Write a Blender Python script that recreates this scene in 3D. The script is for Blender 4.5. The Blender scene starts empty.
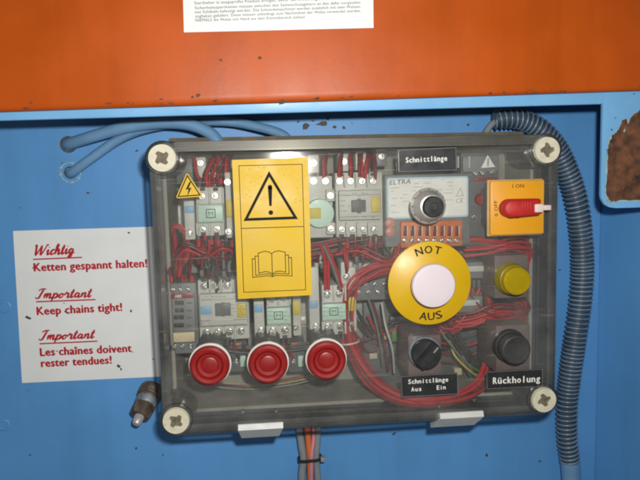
import bpy, bmesh, math, random
from mathutils import Vector, Matrix
from mathutils.geometry import tessellate_polygon
random.seed(7)
S = bpy.context.scene
C = S.collection
MM = 0.001

# ------------------------------------------------------------------ camera
# measuring frame, millimetres: u right, v up, w out from the wall (0,0 = middle of the control box)
CAM = (-62.783, 73.672, 499.504)
ROT = ((0.9960382, 0.0334204, -0.0824070), (-0.0251074, 0.9946780, 0.0999263), (0.0853080, -0.0974614, 0.9915764))
FPX = 600.0
def W3(p): return Vector((p[0]*MM, -p[2]*MM, p[1]*MM))
cam_d = bpy.data.cameras.new('camera'); cam = bpy.data.objects.new('camera', cam_d); C.objects.link(cam)
cam_d.sensor_width = 36; cam_d.lens = 36*FPX/640; cam_d.clip_start = 0.01; cam_d.clip_end = 50
cols = [W3([ROT[r][k] for r in range(3)])/MM for k in range(3)]
m4 = Matrix.Identity(4)
for k in range(3):
    for r in range(3): m4[r][k] = cols[k][r]
m4.translation = W3(CAM); cam.matrix_world = m4
S.camera = cam
# ------------------------------------------------------------------ world and light (camera flash in a dim workshop)
wd = bpy.data.worlds.new('World'); S.world = wd; wd.use_nodes = True
wd.node_tree.nodes['Background'].inputs[0].default_value = (0.92, 0.95, 1.0, 1)
wd.node_tree.nodes['Background'].inputs[1].default_value = 0.13
fl = bpy.data.lights.new('camera_flash', 'SPOT'); flo = bpy.data.objects.new('camera_flash', fl); C.objects.link(flo)
fl.energy = 8.8; fl.color = (1.0, 0.97, 0.92); fl.shadow_soft_size = 0.007; fl.spot_size = math.radians(140); fl.spot_blend = 1.0
flo.location = W3((CAM[0]+24, CAM[1]+31, CAM[2]-6))
flo.rotation_euler = (W3((-40, 30, 0)) - flo.location).to_track_quat('-Z', 'Y').to_euler()
S.view_settings.view_transform = 'Standard'; S.view_settings.look = 'None'; S.view_settings.gamma = 1
S.view_settings.use_curve_mapping = False; S.view_settings.exposure = 0.0
S.render.engine = 'CYCLES'; S.cycles.filter_width = 2.3
S.cycles.transparent_max_bounces = 32; S.cycles.max_bounces = 10
try: S.cycles.use_denoising = True
except Exception: pass

# ------------------------------------------------------------------ measuring helpers
def at(x, y, w=90.0):
    d = [ROT[r][0]*(x-320)/FPX - ROT[r][1]*(y-240)/FPX - ROT[r][2] for r in range(3)]
    t = (w-CAM[2])/d[2]
    return (CAM[0]+t*d[0], CAM[1]+t*d[1], w)
def rect(x0, y0, x1, y1, w):
    xm, ym = (x0+x1)/2, (y0+y1)/2
    return at(x0, ym, w)[0], at(xm, y1, w)[1], at(x1, ym, w)[0], at(xm, y0, w)[1]

# ------------------------------------------------------------------ materials
MATS = {}
def mat(name, col, rough=.5, metal=0., var=.10, vscale=120., bump=0., bscale=600., dirt=None, dirt_amt=.5, dscale=90., spec=.5, coat=0., streak=0.):
    if name in MATS: return MATS[name]
    m = bpy.data.materials.new(name); m.use_nodes = True; nt = m.node_tree; N = nt.nodes; L = nt.links
    b = N['Principled BSDF']; tc = N.new('ShaderNodeTexCoord')
    nz = N.new('ShaderNodeTexNoise'); nz.inputs['Scale'].default_value = vscale; nz.inputs['Detail'].default_value = 6
    L.new(tc.outputs['Object'], nz.inputs['Vector'])
    mr = N.new('ShaderNodeMapRange'); mr.inputs['From Min'].default_value = .3; mr.inputs['From Max'].default_value = .7
    mr.inputs['To Min'].default_value = 1-var; mr.inputs['To Max'].default_value = 1+var
    L.new(nz.outputs['Fac'], mr.inputs['Value'])
    mx = N.new('ShaderNodeMix'); mx.data_type = 'RGBA'; mx.blend_type = 'MULTIPLY'; mx.inputs[0].default_value = 1
    mx.inputs[6].default_value = (*col, 1); L.new(mr.outputs[0], mx.inputs[7])
    out = mx.outputs[2]
    rv = N.new('ShaderNodeMapRange'); rv.inputs['From Min'].default_value = .3; rv.inputs['From Max'].default_value = .7
    rv.inputs['To Min'].default_value = max(.02, rough*.82); rv.inputs['To Max'].default_value = min(1, rough*1.2)
    L.new(nz.outputs['Fac'], rv.inputs['Value']); L.new(rv.outputs[0], b.inputs['Roughness'])
    if streak:
        ms_ = N.new('ShaderNodeMapping'); ms_.inputs['Scale'].default_value = (70, 70, 5); L.new(tc.outputs['Object'], ms_.inputs[0])
        ns = N.new('ShaderNodeTexNoise'); ns.inputs['Scale'].default_value = 1; ns.inputs['Detail'].default_value = 8; L.new(ms_.outputs[0], ns.inputs['Vector'])
        rs_ = N.new('ShaderNodeMapRange'); rs_.inputs['From Min'].default_value = .45; rs_.inputs['From Max'].default_value = .75; rs_.inputs['To Min'].default_value = 1; rs_.inputs['To Max'].default_value = 1-streak
        L.new(ns.outputs['Fac'], rs_.inputs['Value'])
        m3 = N.new('ShaderNodeMix'); m3.data_type = 'RGBA'; m3.blend_type = 'MULTIPLY'; m3.inputs[0].default_value = 1; L.new(out, m3.inputs[6]); L.new(rs_.outputs[0], m3.inputs[7]); out = m3.outputs[2]
    if dirt:
        n2 = N.new('ShaderNodeTexNoise'); n2.inputs['Scale'].default_value = dscale; n2.inputs['Detail'].default_value = 9; n2.inputs['Roughness'].default_value = .68
        mp = N.new('ShaderNodeMapping'); mp.inputs['Location'].default_value = (3.1, 1.7, .4); L.new(tc.outputs['Object'], mp.inputs[0]); L.new(mp.outputs[0], n2.inputs['Vector'])
        r2 = N.new('ShaderNodeMapRange'); r2.inputs['From Min'].default_value = .72-.28*dirt_amt; r2.inputs['From Max'].default_value = .80-.12*dirt_amt
        r2.inputs['To Max'].default_value = .85
        L.new(n2.outputs['Fac'], r2.inputs['Value'])
        m2 = N.new('ShaderNodeMix'); m2.data_type = 'RGBA'; L.new(r2.outputs[0], m2.inputs[0]); L.new(out, m2.inputs[6]); m2.inputs[7].default_value = (*dirt, 1)
        out = m2.outputs[2]
    L.new(out, b.inputs['Base Color'])
    b.inputs['Metallic'].default_value = metal; b.inputs['Specular IOR Level'].default_value = spec; b.inputs['Coat Weight'].default_value = coat
    if bump:
        n3 = N.new('ShaderNodeTexNoise'); n3.inputs['Scale'].default_value = bscale; n3.inputs['Detail'].default_value = 4
        L.new(tc.outputs['Object'], n3.inputs['Vector'])
        bp = N.new('ShaderNodeBump'); bp.inputs['Strength'].default_value = bump; bp.inputs['Distance'].default_value = .0006
        L.new(n3.outputs['Fac'], bp.inputs['Height']); L.new(bp.outputs[0], b.inputs['Normal'])
    MATS[name] = m; return m

def clear_plastic(name, tint, haze, gloss_rough, scuff=.0):
    """thin clear polycarbonate: passes light, reflects by Fresnel, carries a film of dust and fine scratches"""
    m = bpy.data.materials.new(name); m.use_nodes = True; nt = m.node_tree; N = nt.nodes; L = nt.links
    N.remove(N['Principled BSDF']); o = N['Material Output']; tc = N.new('ShaderNodeTexCoord')
    tr = N.new('ShaderNodeBsdfTransparent'); tr.inputs[0].default_value = (*tint, 1)
    df = N.new('ShaderNodeBsdfDiffuse'); df.inputs[0].default_value = (.50, .50, .47, 1)
    gl = N.new('ShaderNodeBsdfGlossy'); gl.inputs['Roughness'].default_value = gloss_rough
    fr = N.new('ShaderNodeFresnel'); fr.inputs[0].default_value = 1.5
    nz = N.new('ShaderNodeTexNoise'); nz.inputs['Scale'].default_value = 28; nz.inputs['Detail'].default_value = 8; nz.inputs['Roughness'].default_value = .6
    L.new(tc.outputs['Object'], nz.inputs['Vector'])
    n2 = N.new('ShaderNodeTexNoise'); n2.inputs['Scale'].default_value = 1700; n2.inputs['Detail'].default_value = 2
    L.new(tc.outputs['Object'], n2.inputs['Vector'])
    mp = N.new('ShaderNodeMapping'); mp.inputs['Rotation'].default_value = (0, math.radians(35), 0); mp.inputs['Scale'].default_value = (25, 25, 1400)
    L.new(tc.outputs['Object'], mp.inputs[0])
    n3 = N.new('ShaderNodeTexNoise'); n3.inputs['Scale'].default_value = 1; n3.inputs['Detail'].default_value = 3; L.new(mp.outputs[0], n3.inputs['Vector'])
    a = N.new('ShaderNodeMapRange'); a.inputs['From Min'].default_value = .35; a.inputs['From Max'].default_value = .72; a.inputs['To Min'].default_value = haze*.45; a.inputs['To Max'].default_value = haze*1.9
    L.new(nz.outputs['Fac'], a.inputs['Value'])
    c = N.new('ShaderNodeMapRange'); c.inputs['From Min'].default_value = .66; c.inputs['From Max'].default_value = .76; c.inputs['To Max'].default_value = .35
    L.new(n2.outputs['Fac'], c.inputs['Value'])
    d = N.new('ShaderNodeMapRange'); d.inputs['From Min'].default_value = .66; d.inputs['From Max'].default_value = .74; d.inputs['To Max'].default_value = scuff
    L.new(n3.outputs['Fac'], d.inputs['Value'])
    s1 = N.new('ShaderNodeMath'); s1.operation = 'ADD'; L.new(a.outputs[0], s1.inputs[0]); L.new(c.outputs[0], s1.inputs[1])
    s2 = N.new('ShaderNodeMath'); s2.operation = 'ADD'; s2.use_clamp = True; L.new(s1.outputs[0], s2.inputs[0]); L.new(d.outputs[0], s2.inputs[1])
    mx = N.new('ShaderNodeMixShader'); L.new(s2.outputs[0], mx.inputs[0]); L.new(tr.outputs[0], mx.inputs[1]); L.new(df.outputs[0], mx.inputs[2])
    m2 = N.new('ShaderNodeMixShader'); L.new(fr.outputs[0], m2.inputs[0]); L.new(mx.outputs[0], m2.inputs[1]); L.new(gl.outputs[0], m2.inputs[2])
    L.new(m2.outputs[0], o.inputs[0])
    MATS[name] = m; return m

M_BLUE = mat('blue_paint', (.088, .285, .60), .50, streak=.07, var=.09, vscale=9, bump=.10, bscale=260, dirt=(.030, .085, .19), dirt_amt=.14, dscale=55)
M_BLUEF = mat('frame_blue_paint', (.16, .39, .66), .45, var=.06, vscale=30, bump=.12, bscale=300, dirt=(.05, .07, .10), dirt_amt=.22, dscale=80)
M_ORANGE = mat('orange_paint', (.43, .070, .002), .42, streak=.10, var=.10, vscale=18, spec=.28, bump=.08, bscale=240, dirt=(.13, .045, .018), dirt_amt=.10, dscale=120)
M_EDGE = mat('rusty_edge', (.11, .045, .020), .8, var=.45, vscale=300, bump=.5, dirt=(.30, .08, .02), dirt_amt=.5, dscale=220)
M_RUST = mat('rust', (.105, .042, .018), .92, var=.8, vscale=140, bump=1.0, bscale=260, dirt=(.055, .024, .014), dirt_amt=.55, dscale=130)
M_CHIP = mat('chipped_primer', (.26, .40, .40), .7, var=.3, vscale=200, bump=.3)
M_WHITE = mat('white_vinyl', (.72, .74, .73), .42, var=.03, vscale=30, dirt=(.40, .39, .34), dirt_amt=.13, dscale=140)
M_RED_INK = mat('red_ink', (.42, .008, .018), .5, var=.06)
M_GREY_INK = mat('grey_ink', (.10, .095, .10), .6, var=.15, vscale=900)
M_PALE_INK = mat('faded_ink', (.30, .29, .30), .6, var=.25, vscale=900)
M_BLACK_INK = mat('black_ink', (.015, .013, .012), .75, var=.1, spec=.15)
M_YELLOW = mat('yellow_vinyl', (.57, .365, .004), .48, var=.05, vscale=60, spec=.35, bump=.10, bscale=330, dirt=(.45, .30, .03), dirt_amt=.10, dscale=400)
M_BUBBLE = mat('yellow_vinyl_bubble', (.60, .385, .01), .14, var=.05, vscale=60)
M_YELLOWD = mat('yellow_disc', (.57, .350, .003), .42, var=.05, vscale=50, dirt=(.20, .12, .02), dirt_amt=.06, dscale=160)
M_AMBER = mat('amber_plate', (.64, .285, .004), .45, var=.05, vscale=50)
M_TAN = mat('dirty_tan', (.40, .29, .13), .6, var=.12)
M_REDP = mat('red_plastic', (.235, .008, .007), .38, var=.08, vscale=150, dirt=(.13, .012, .010), dirt_amt=.35, dscale=90)
M_REDM = mat('red_switch', (.40, .010, .010), .48, var=.06)
M_CREAM = mat('cream_plastic', (.56, .53, .40), .5, var=.08, vscale=200, dirt=(.17, .14, .08), dirt_amt=.3, dscale=260)
M_RING = mat('white_ring', (.62, .60, .55), .4, var=.06)
M_MUSH = mat('faded_white_cap', (.62, .54, .57), .5, var=.02, vscale=80, dirt=(.45, .38, .36), dirt_amt=.05, dscale=200)
M_DARK = mat('dark_slot', (.06, .055, .045), .7, var=.3, vscale=300)
M_SLOT = mat('dirty_slot', (.13, .11, .07), .7, var=.4, vscale=300, dirt=(.05, .04, .03), dirt_amt=.5, dscale=400)
M_BLACK = mat('black_plastic', (.020, .021, .022), .36, var=.12, vscale=150)
M_BLACKM = mat('matt_black_plastic', (.030, .030, .030), .6, var=.15, vscale=150, dirt=(.10, .10, .095), dirt_amt=.22, dscale=200)
M_CHROME = mat('chrome', (.62, .60, .56), .33, .62, var=.08, vscale=200)
M_SCREW = mat('zinc_screw', (.74, .73, .70), .27, 1., var=.10, vscale=700)
M_LENS = mat('yellow_lens', (.50, .355, .003), .24, .45, var=.03, vscale=300, coat=.5)
M_LENSR = mat('olive_ring', (.20, .165, .008), .35, var=.1)
M_MAUVE = mat('mauve_block', (.125, .080, .076), .55, var=.10, vscale=120)
M_BASE = mat('grey_base', (.27, .26, .215), .6, var=.2, vscale=40, dirt=(.20, .17, .12), dirt_amt=.35, dscale=60)
M_FLANGE = mat('dusty_flange', (.10, .085, .06), .85, var=.3, vscale=80, dirt=(.24, .13, .05), dirt_amt=.55, dscale=90)
M_DEV = mat('device_grey', (.53, .53, .485), .5, var=.06, vscale=120, dirt=(.36, .35, .30), dirt_amt=.2, dscale=180)
M_DEVD = mat('device_dark', (.095, .100, .105), .5, var=.12, vscale=120)
M_DEVM = mat('device_slate', (.17, .18, .185), .5, var=.12, vscale=120)
M_MINT = mat('mint_label', (.47, .66, .55), .4, var=.04)
M_BLUETAB = mat('blue_tab', (.20, .40, .62), .45, var=.05)
M_TAG = mat('yellow_tag', (.60, .46, .05), .5, var=.10)
M_BEIGE = mat('beige_label', (.62, .50, .32), .5, var=.08)
M_LABELW = mat('pale_label', (.80, .80, .75), .5, var=.05)
M_LABELB = mat('pale_blue_border', (.45, .62, .74), .5, var=.05)
M_ORT = mat('orange_terminal', (.56, .15, .035), .5, var=.12, vscale=200)
M_RAIL = mat('zinc_rail', (.45, .45, .43), .4, .8, var=.12)
M_WRED = mat('red_wire', (.44, .008, .014), .50, var=.15, vscale=100)
M_WDRED = mat('dark_red_wire', (.16, .006, .010), .45, var=.15)
M_WBLK = mat('black_wire', (.025, .025, .028), .45, var=.15)
M_WGREY = mat('grey_wire', (.17, .17, .165), .5, var=.12)
M_WGRN = mat('green_wire', (.10, .22, .06), .5, var=.12)
M_TIE = mat('clear_tie', (.60, .45, .40), .4, var=.08)
M_CABB = mat('blue_painted_cable', (.13, .27, .45), .42, var=.14, vscale=50, bump=.15, dirt=(.045, .08, .13), dirt_amt=.3, dscale=70)
M_HOSE = mat('blue_grey_hose', (.036, .055, .080), .42, var=.2, vscale=70, dirt=(.05, .05, .05), dirt_amt=.4, dscale=45)
M_COIL = mat('coil_wire', (.135, .205, .285), .36, var=.3, vscale=60, spec=.9, dirt=(.04, .045, .05), dirt_amt=.7, dscale=40)
M_CABG = mat('grey_cable', (.20, .23, .25), .5, var=.10, vscale=60)
M_CABO = mat('orange_cable', (.55, .14, .035), .5, var=.10, vscale=60)
M_CABP = mat('pink_cable', (.52, .20, .24), .5, var=.1)
M_CLIP = mat('clip_grey', (.50, .51, .49), .5, var=.05, vscale=90, dirt=(.25, .25, .22), dirt_amt=.2, dscale=120)
M_BRASS = mat('corroded_brass', (.11, .088, .065), .6, .4, var=.5, vscale=220, bump=.6, dirt=(.07, .045, .025), dirt_amt=.55, dscale=250)
M_STEEL = mat('dull_steel', (.22, .25, .28), .55, .5, var=.25, vscale=220, dirt=(.16, .10, .05), dirt_amt=.35, dscale=200)
M_PALE = mat('pale_tip', (.62, .50, .45), .45, var=.06)
M_TIP = mat('worn_metal_tip', (.48, .46, .46), .4, .35, var=.2, vscale=300)
M_ENGRAVE = mat('engraved_white', (.72, .72, .66), .6, var=.08, vscale=500)
M_PINK = mat('pink_varistor', (.55, .24, .18), .45, var=.1)
M_LID = clear_plastic('clear_lid', (.94, .945, .935), 0.044, .07, .22)
M_RIM = clear_plastic('smoky_rim', (.95, .95, .94), .040, .25, .08)
M_DUSTRIM = clear_plastic('dusty_rim', (.66, .65, .60), .030, .5, .10)
M_WALL = clear_plastic('clear_lid_wall', (.985, .985, .98), .016, .2, .03)

# ------------------------------------------------------------------ mesh builder (u, v, w in mm)
class MB:
    def __init__(s): s.v = []; s.f = []; s.mi = []
    def add(s, vs, fs, mi=0):
        n = len(s.v); s.v += vs; s.f += [tuple(i+n for i in f) for f in fs]; s.mi += [mi]*len(fs); return s
    def box(s, u0, v0, w0, u1, v1, w1, bev=0, mi=0, seg=2):
        if u0 > u1: u0, u1 = u1, u0
        if v0 > v1: v0, v1 = v1, v0
        if w0 > w1: w0, w1 = w1, w0
        bm = bmesh.new(); bmesh.ops.create_cube(bm, size=1)
        for q in bm.verts: q.co = Vector(((u0+u1)/2+q.co.x*(u1-u0), (v0+v1)/2+q.co.y*(v1-v0), (w0+w1)/2+q.co.z*(w1-w0)))
        if bev: bmesh.ops.bevel(bm, geom=bm.edges[:], offset=min(bev, .45*min(u1-u0, v1-v0, w1-w0)), segments=seg, affect='EDGES', profile=.5)
        bm.verts.index_update()
        s.add([tuple(q.co) for q in bm.verts], [[q.index for q in f.verts] for f in bm.faces], mi); bm.free(); return s
    def lathe(s, cu, cv, prof, n=40, mi=0):
        vs = []; fs = []
        for r, w in prof:
            for k in range(n):
                a = 2*math.pi*k/n; vs.append((cu+r*math.cos(a), cv+r*math.sin(a), w))
        for j in range(len(prof)-1):
            for k in range(n):
                k2 = (k+1) % n
                fs.append((j*n+k, j*n+k2, (j+1)*n+k2, (j+1)*n+k))
        fs.append(tuple(range(n))[::-1]); fs.append(tuple((len(prof)-1)*n+k for k in range(n)))
        return s.add(vs, fs, mi)
    def ring(s, cu, cv, ri, ro, w0, w1, n=40, bev=.4, mi=0):
        prof = [(ri, w0), (ro, w0), (ro, w1-bev), (ro-bev, w1), (ri+bev, w1), (ri, w1-bev)]
        vs = []; fs = []; m = len(prof)
        for r, w in prof:
            for k in range(n):
                a = 2*math.pi*k/n; vs.append((cu+r*math.cos(a), cv+r*math.sin(a), w))
        for j in range(m):
            for k in range(n): fs.append((j*n+k, j*n+(k+1) % n, ((j+1) % m)*n+(k+1) % n, ((j+1) % m)*n+k))
        return s.add(vs, fs, mi)
    def prism(s, poly, w0, w1, mi=0, holes=()):
        loops = [list(poly)] + [list(h) for h in holes]
        allp = [p for l in loops for p in l]; n = len(allp)
        tris = tessellate_polygon([[Vector((p[0], p[1], 0)) for p in l] for l in loops])
        vs = [(p[0], p[1], w0) for p in allp] + [(p[0], p[1], w1) for p in allp]
        fs = [tuple(t) for t in tris] + [tuple(i+n for i in t) for t in tris]
        o = 0
        for l in loops:
            k = len(l)
            for i in range(k): fs.append((o+i, o+(i+1) % k, n+o+(i+1) % k, n+o+i))
            o += k
        return s.add(vs, fs, mi)
    def tube(s, pts, r, n=8, mi=0, rf=None):
        P = [Vector(p) for p in pts]; vs = []; fs = []; up = None
        for i, p in enumerate(P):
            t = (P[min(i+1, len(P)-1)]-P[max(i-1, 0)]).normalized()
            if up is None:
                up = Vector((0, 0, 1)) if abs(t.z) < .9 else Vector((1, 0, 0))
            a = (up-t*up.dot(t)).normalized(); b = t.cross(a); up = a
            for k in range(n):
                q = 2*math.pi*k/n; rr = rf(i, q) if rf else r
                vs.append(tuple(p+a*(rr*math.cos(q))+b*(rr*math.sin(q))))
        for i in range(len(P)-1):
            for k in range(n): fs.append((i*n+k, i*n+(k+1) % n, (i+1)*n+(k+1) % n, (i+1)*n+k))
        fs.append(tuple(range(n))[::-1]); fs.append(tuple((len(P)-1)*n+k for k in range(n)))
        return s.add(vs, fs, mi)
    def mesh(s, name, mats, org=(0, 0, 0), ang=38):
        me = bpy.data.meshes.new(name)
        me.from_pydata([W3((a-org[0], b-org[1], c-org[2])) for a, b, c in s.v], [], s.f)
        me.polygons.foreach_set('material_index', s.mi)
        bm = bmesh.new(); bm.from_mesh(me); bmesh.ops.recalc_face_normals(bm, faces=bm.faces[:]); bm.to_mesh(me); bm.free()
        me.polygons.foreach_set('use_smooth', [True]*len(me.polygons)); me.set_sharp_from_angle(angle=math.radians(ang))
        for m in (mats if isinstance(mats, (list, tuple)) else [mats]): me.materials.append(m)
        me.update(); return me
    def build(s, name, mats, parent=None, ang=38):
        org = ORG.get(parent.name, (0, 0, 0)) if parent else (0, 0, 0)
        if parent is None:
            us = [p[0] for p in s.v]; vv = [p[1] for p in s.v]; ws = [p[2] for p in s.v]
            org = ((min(us)+max(us))/2, (min(vv)+max(vv))/2, min(ws))
        o = bpy.data.objects.new(name, s.mesh(name, mats, org, ang)); C.objects.link(o)
        if parent: o.parent = parent
        else: o.location = W3(org)
        ORG[o.name] = org
        return o
ORG = {}
def tag(o, label=None, cat=None, group=None, kind=None):
    for k, x in (('label', label), ('category', cat), ('group', group), ('kind', kind)):
        if x: o[k] = x
    return o
def thing(name, label, cat, loc, group=None):
    o = bpy.data.objects.new(name, None); o.empty_display_size = .01; C.objects.link(o); o.location = W3(loc); ORG[o.name] = tuple(loc)
    return tag(o, label, cat, group)
def inst(name, me, loc, parent):
    o = bpy.data.objects.new(name, me); C.objects.link(o); o.parent = parent; g = ORG[parent.name]
    o.location = W3((loc[0]-g[0], loc[1]-g[1], loc[2]-g[2])); return o
def cr(pts, n=8):
    P = [Vector(p) for p in pts]; P = [P[0]*2-P[1]] + P + [P[-1]*2-P[-2]]; out = []
    for i in range(1, len(P)-2):
        a, b, c, d = P[i-1:i+3]
        for k in range(n):
            t = k/n
            out.append(.5*((2*b)+(c-a)*t+(2*a-5*b+4*c-d)*t*t+(3*b-a-3*c+d)*t**3))
    out.append(P[-2]); return out
def circ(cu, cv, r, n=32): return [(cu+r*math.cos(2*math.pi*k/n), cv+r*math.sin(2*math.pi*k/n)) for k in range(n)]
def rrect(u0, v0, u1, v1, r, n=6):
    o = []
    for cx, cy, a0 in ((u1-r, v1-r, 0), (u0+r, v1-r, 90), (u0+r, v0+r, 180), (u1-r, v0+r, 270)):
        for k in range(n+1):
            a = math.radians(a0+90*k/n); o.append((cx+r*math.cos(a), cy+r*math.sin(a)))
    return o
def blob(cu, cv, r, n=9, jag=.45, asp=1.0, rot=0.):
    o = []
    for k in range(n):
        a = 2*math.pi*k/n; q = r*(1+random.uniform(-jag, jag)); x, y = q*math.cos(a)*asp, q*math.sin(a)
        o.append((cu+x*math.cos(rot)-y*math.sin(rot), cv+x*math.sin(rot)+y*math.cos(rot)))
    return o

# ------------------------------------------------------------------ lettering
_tc = {}
def glyphs(s, bold=0.0):
    k = (s, bold)
    if k in _tc: return _tc[k]
    cu = bpy.data.curves.new('tmp', 'FONT'); cu.body = s; cu.resolution_u = 2; cu.space_character = 1.06; cu.fill_mode = 'FRONT'
    o = bpy.data.objects.new('tmp', cu); C.objects.link(o); dg = bpy.context.evaluated_depsgraph_get(); ev = o.evaluated_get(dg); me = ev.to_mesh()
    vs = [(p.co.x, p.co.y) for p in me.vertices]; fs = [tuple(p.vertices) for p in me.polygons]
    ev.to_mesh_clear(); bpy.data.objects.remove(o); bpy.data.curves.remove(cu)
    _tc[k] = (vs, fs); return _tc[k]
def put_text(mb, s, a, b, h, bold=.0, shear=0., center=False):
    """letters of s from a to b (mm, baseline ends), cap height h mm"""
    vs, fs = glyphs(s); x0 = min(p[0] for p in vs); x1 = max(p[0] for p in vs)
    hv = glyphs('H')[0]; ch = max(p[1] for p in hv)-min(p[1] for p in hv)
    d = Vector((b[0]-a[0], b[1]-a[1])); L = d.length; d.normalize(); sx = L/(x1-x0); sy = h/ch
    e = bold*sy; k = 0
    for ox, oy in (((-e, 0), (e, 0), (0, e*.6), (0, -e*.6)) if bold else ((0, 0),)):
        out = []
        for x, y in vs:
            X = (x-x0)*sx+shear*y*sy+ox; Y = y*sy+oy; out.append((a[0]+d.x*X-d.y*Y, a[1]+d.y*X+d.x*Y, a[2]+.012*k))
        mb.add(out, fs); k += 1
    return mb
SCRIPT = {
 'W': (2.0, [[(0,1.75),(.18,2.0),(.30,1.0),(.42,.02),(.85,1.2),(1.05,1.95)], [(1.05,1.95),(1.1,.9),(1.2,.02),(1.65,1.2),(1.85,1.95),(2.1,1.85)]]),
 'i': (.60, [[(0,.55),(.2,1),(.2,.3),(.32,0),(.6,.35)], [(.24,1.42),(.30,1.56)]]),
 'c': (.72, [[(.62,.82),(.42,1.0),(.1,.5),(.3,0),(.75,.38)]]),
 'h': (.98, [[(0,.35),(.38,1.5),(.33,2.0),(.16,1.6),(.1,0)], [(.1,.3),(.42,1.0),(.6,.8),(.58,.15),(.72,0),(1,.35)]]),
 't': (.58, [[(0,.4),(.27,1.75),(.17,.3),(.3,0),(.6,.38)], [(-.08,1.18),(.5,1.24)]]),
 'g': (.95, [[(.6,.82),(.35,1.0),(.08,.5),(.3,.05),(.6,.6)], [(.65,1.0),(.6,0),(.4,-.75),(.1,-.66),(.35,-.2),(.98,.3)]]),
 'I': (1.0, [[(.75,2),(.55,1),(.35,.12),(.02,.02),(-.12,.35)], [(.05,1.65),(.45,2.0),(1.1,2.02)]]),
 'm': (1.25, [[(0,.55),(.16,1),(.1,0)], [(.1,.3),(.40,1),(.5,.8),(.45,0)], [(.45,.3),(.76,1),(.9,.8),(.86,.15),(1.0,0),(1.28,.35)]]),
 'p': (.86, [[(0,.55),(.17,1),(0,-.8)], [(.1,.3),(.4,1.0),(.68,.6),(.4,0),(.12,.2)], [(.4,0),(.9,.35)]]),
 'o': (.80, [[(.38,1),(.08,.5),(.3,0),(.6,.5),(.38,1),(.52,.78),(.86,.85)]]),
 'r': (.84, [[(0,.45),(.2,1.18),(.3,.9),(.55,.92),(.5,.2),(.64,0),(.88,.35)]]),
 'a': (.94, [[(.6,.82),(.35,1.0),(.08,.5),(.3,.05),(.6,.6)], [(.65,1.0),(.6,.2),(.72,0),(.98,.35)]]),
 'n': (.94, [[(0,.55),(.16,1),(.1,0)], [(.1,.3),(.42,1.0),(.6,.8),(.56,.15),(.7,0),(.98,.35)]]),
}
def put_script(mb, s, a, b, h):
    tot = sum(SCRIPT[c][0] for c in s); d = Vector((b[0]-a[0], b[1]-a[1])); L = d.length; d.normalize(); sx = L/tot; sy = h/2
    x = 0
    for c in s:
        adv, strokes = SCRIPT[c]
        for si, st in enumerate(strokes):
            lay = (s.index(c)+len(mb.f)//7+si*2) % 4*.035
            pts = cr([((x+p[0])*sx+.34*p[1]*sy, p[1]*sy, 0) for p in st], 6); vs = []; fs = []
            for i, p in enumerate(pts):
                t = (pts[min(i+1, len(pts)-1)]-pts[max(i-1, 0)]).normalized(); nrm = Vector((-t.y, t.x, 0))
                wd_ = sy*(.115+.09*max(0, -t.y)+.03*abs(t.x)); e = min(i, len(pts)-1-i)
                if e < 2: wd_ *= .55+.22*e
                for q in (p+nrm*wd_, p-nrm*wd_): vs.append((a[0]+d.x*q.x-d.y*q.y, a[1]+d.y*q.x+d.x*q.y, a[2]+.01+lay+.03*i/len(pts)))
            for i in range(len(pts)-1): fs.append((2*i, 2*i+1, 2*i+3, 2*i+2))
            mb.add(vs, fs)
        x += adv
def put_mono(mb, s, A, B, h):
    """typewriter style: every letter in a cell of the same width"""
    A = Vector(A); B = Vector(B); cell = (B-A)/len(s); L = cell.length
    for i, c in enumerate(s):
        if c == ' ': continue
        g = glyphs(c)[0]; hv = glyphs('H')[0]; k = h/(max(p[1] for p in hv)-min(p[1] for p in hv))
        wn = (max(p[0] for p in g)-min(p[0] for p in g))*k; wd_ = min(max(wn, .42*L if c in 'il' else .62*L), .74*L)
        if c in 'il': wd_ = min(wn, .3*L)
        m = A+cell*(i+.5); d = cell.normalized()*wd_/2
        put_text(mb, c, tuple(m-d), tuple(m+d), h, .024)
def text(name, s, a, b, w, h, m, parent, bold=.0, shear=0., script=False):
    mb = MB(); A = at(*a, w); B = at(*b, w)
    put_mono(mb, s, A, B, h) if script == 'mono' else (put_script(mb, s, A, B, h) if script else put_text(mb, s, A, B, h, bold, shear))
    return mb.build(name, m, parent, ang=180)

# ================================================================== SETTING
FW = 90.0     # frame face depth
UC = 224.0    # side wall
bw = tag(MB().box(-420, -330, -3, UC, 330, 0).build('back_wall', M_BLUE), kind='structure')
sw = tag(MB().add([(UC,-330,-3),(UC,330,-3),(UC+48,330,150),(UC+48,-330,150),(UC+4,-330,-3),(UC+4,330,-3),(UC+52,330,150),(UC+52,-330,150)],[(0,1,2,3),(4,5,6,7),(0,1,5,4),(1,2,6,5),(2,3,7,6),(3,0,4,7)]).build('side_wall', M_BLUE), kind='structure')
chips = [(88,193,1.1,1.6),(62,163,.6,1),(20,208,.5,1.4),(137,151,.9,2),(306,126,2.4,1.5),(322,124,1.9,2.2),(328,119,1.1,1),(344,128,1.3,1),(298,122,.9,1.2),(313,121,.8,2),(334,127,1.0,1.6),(352,123,.7,1),(468,125,1.1,1),(500,126,.9,1),
 (541,128,.6,1.8),(557,147,.8,2.2),(588,133,.5,1),(136,448,.9,1.2),(163,455,.7,1),(394,434,1.0,2.0),(487,455,1.0,1.4),(540,461,.8,2.0),(595,322,.8,1),(600,372,1.0,1.5),(560,270,.7,1.7),(30,455,.6,1.5)]
for x, y, r, asp in chips:
    p = at(x, y, 0)
    if p[0] > UC-4: continue
    MB().prism(blob(p[0], p[1], r, 8, .5, asp, random.uniform(-.6, .6)), -.2, .12).build('paint_chip', M_DARK, bw)
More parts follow.
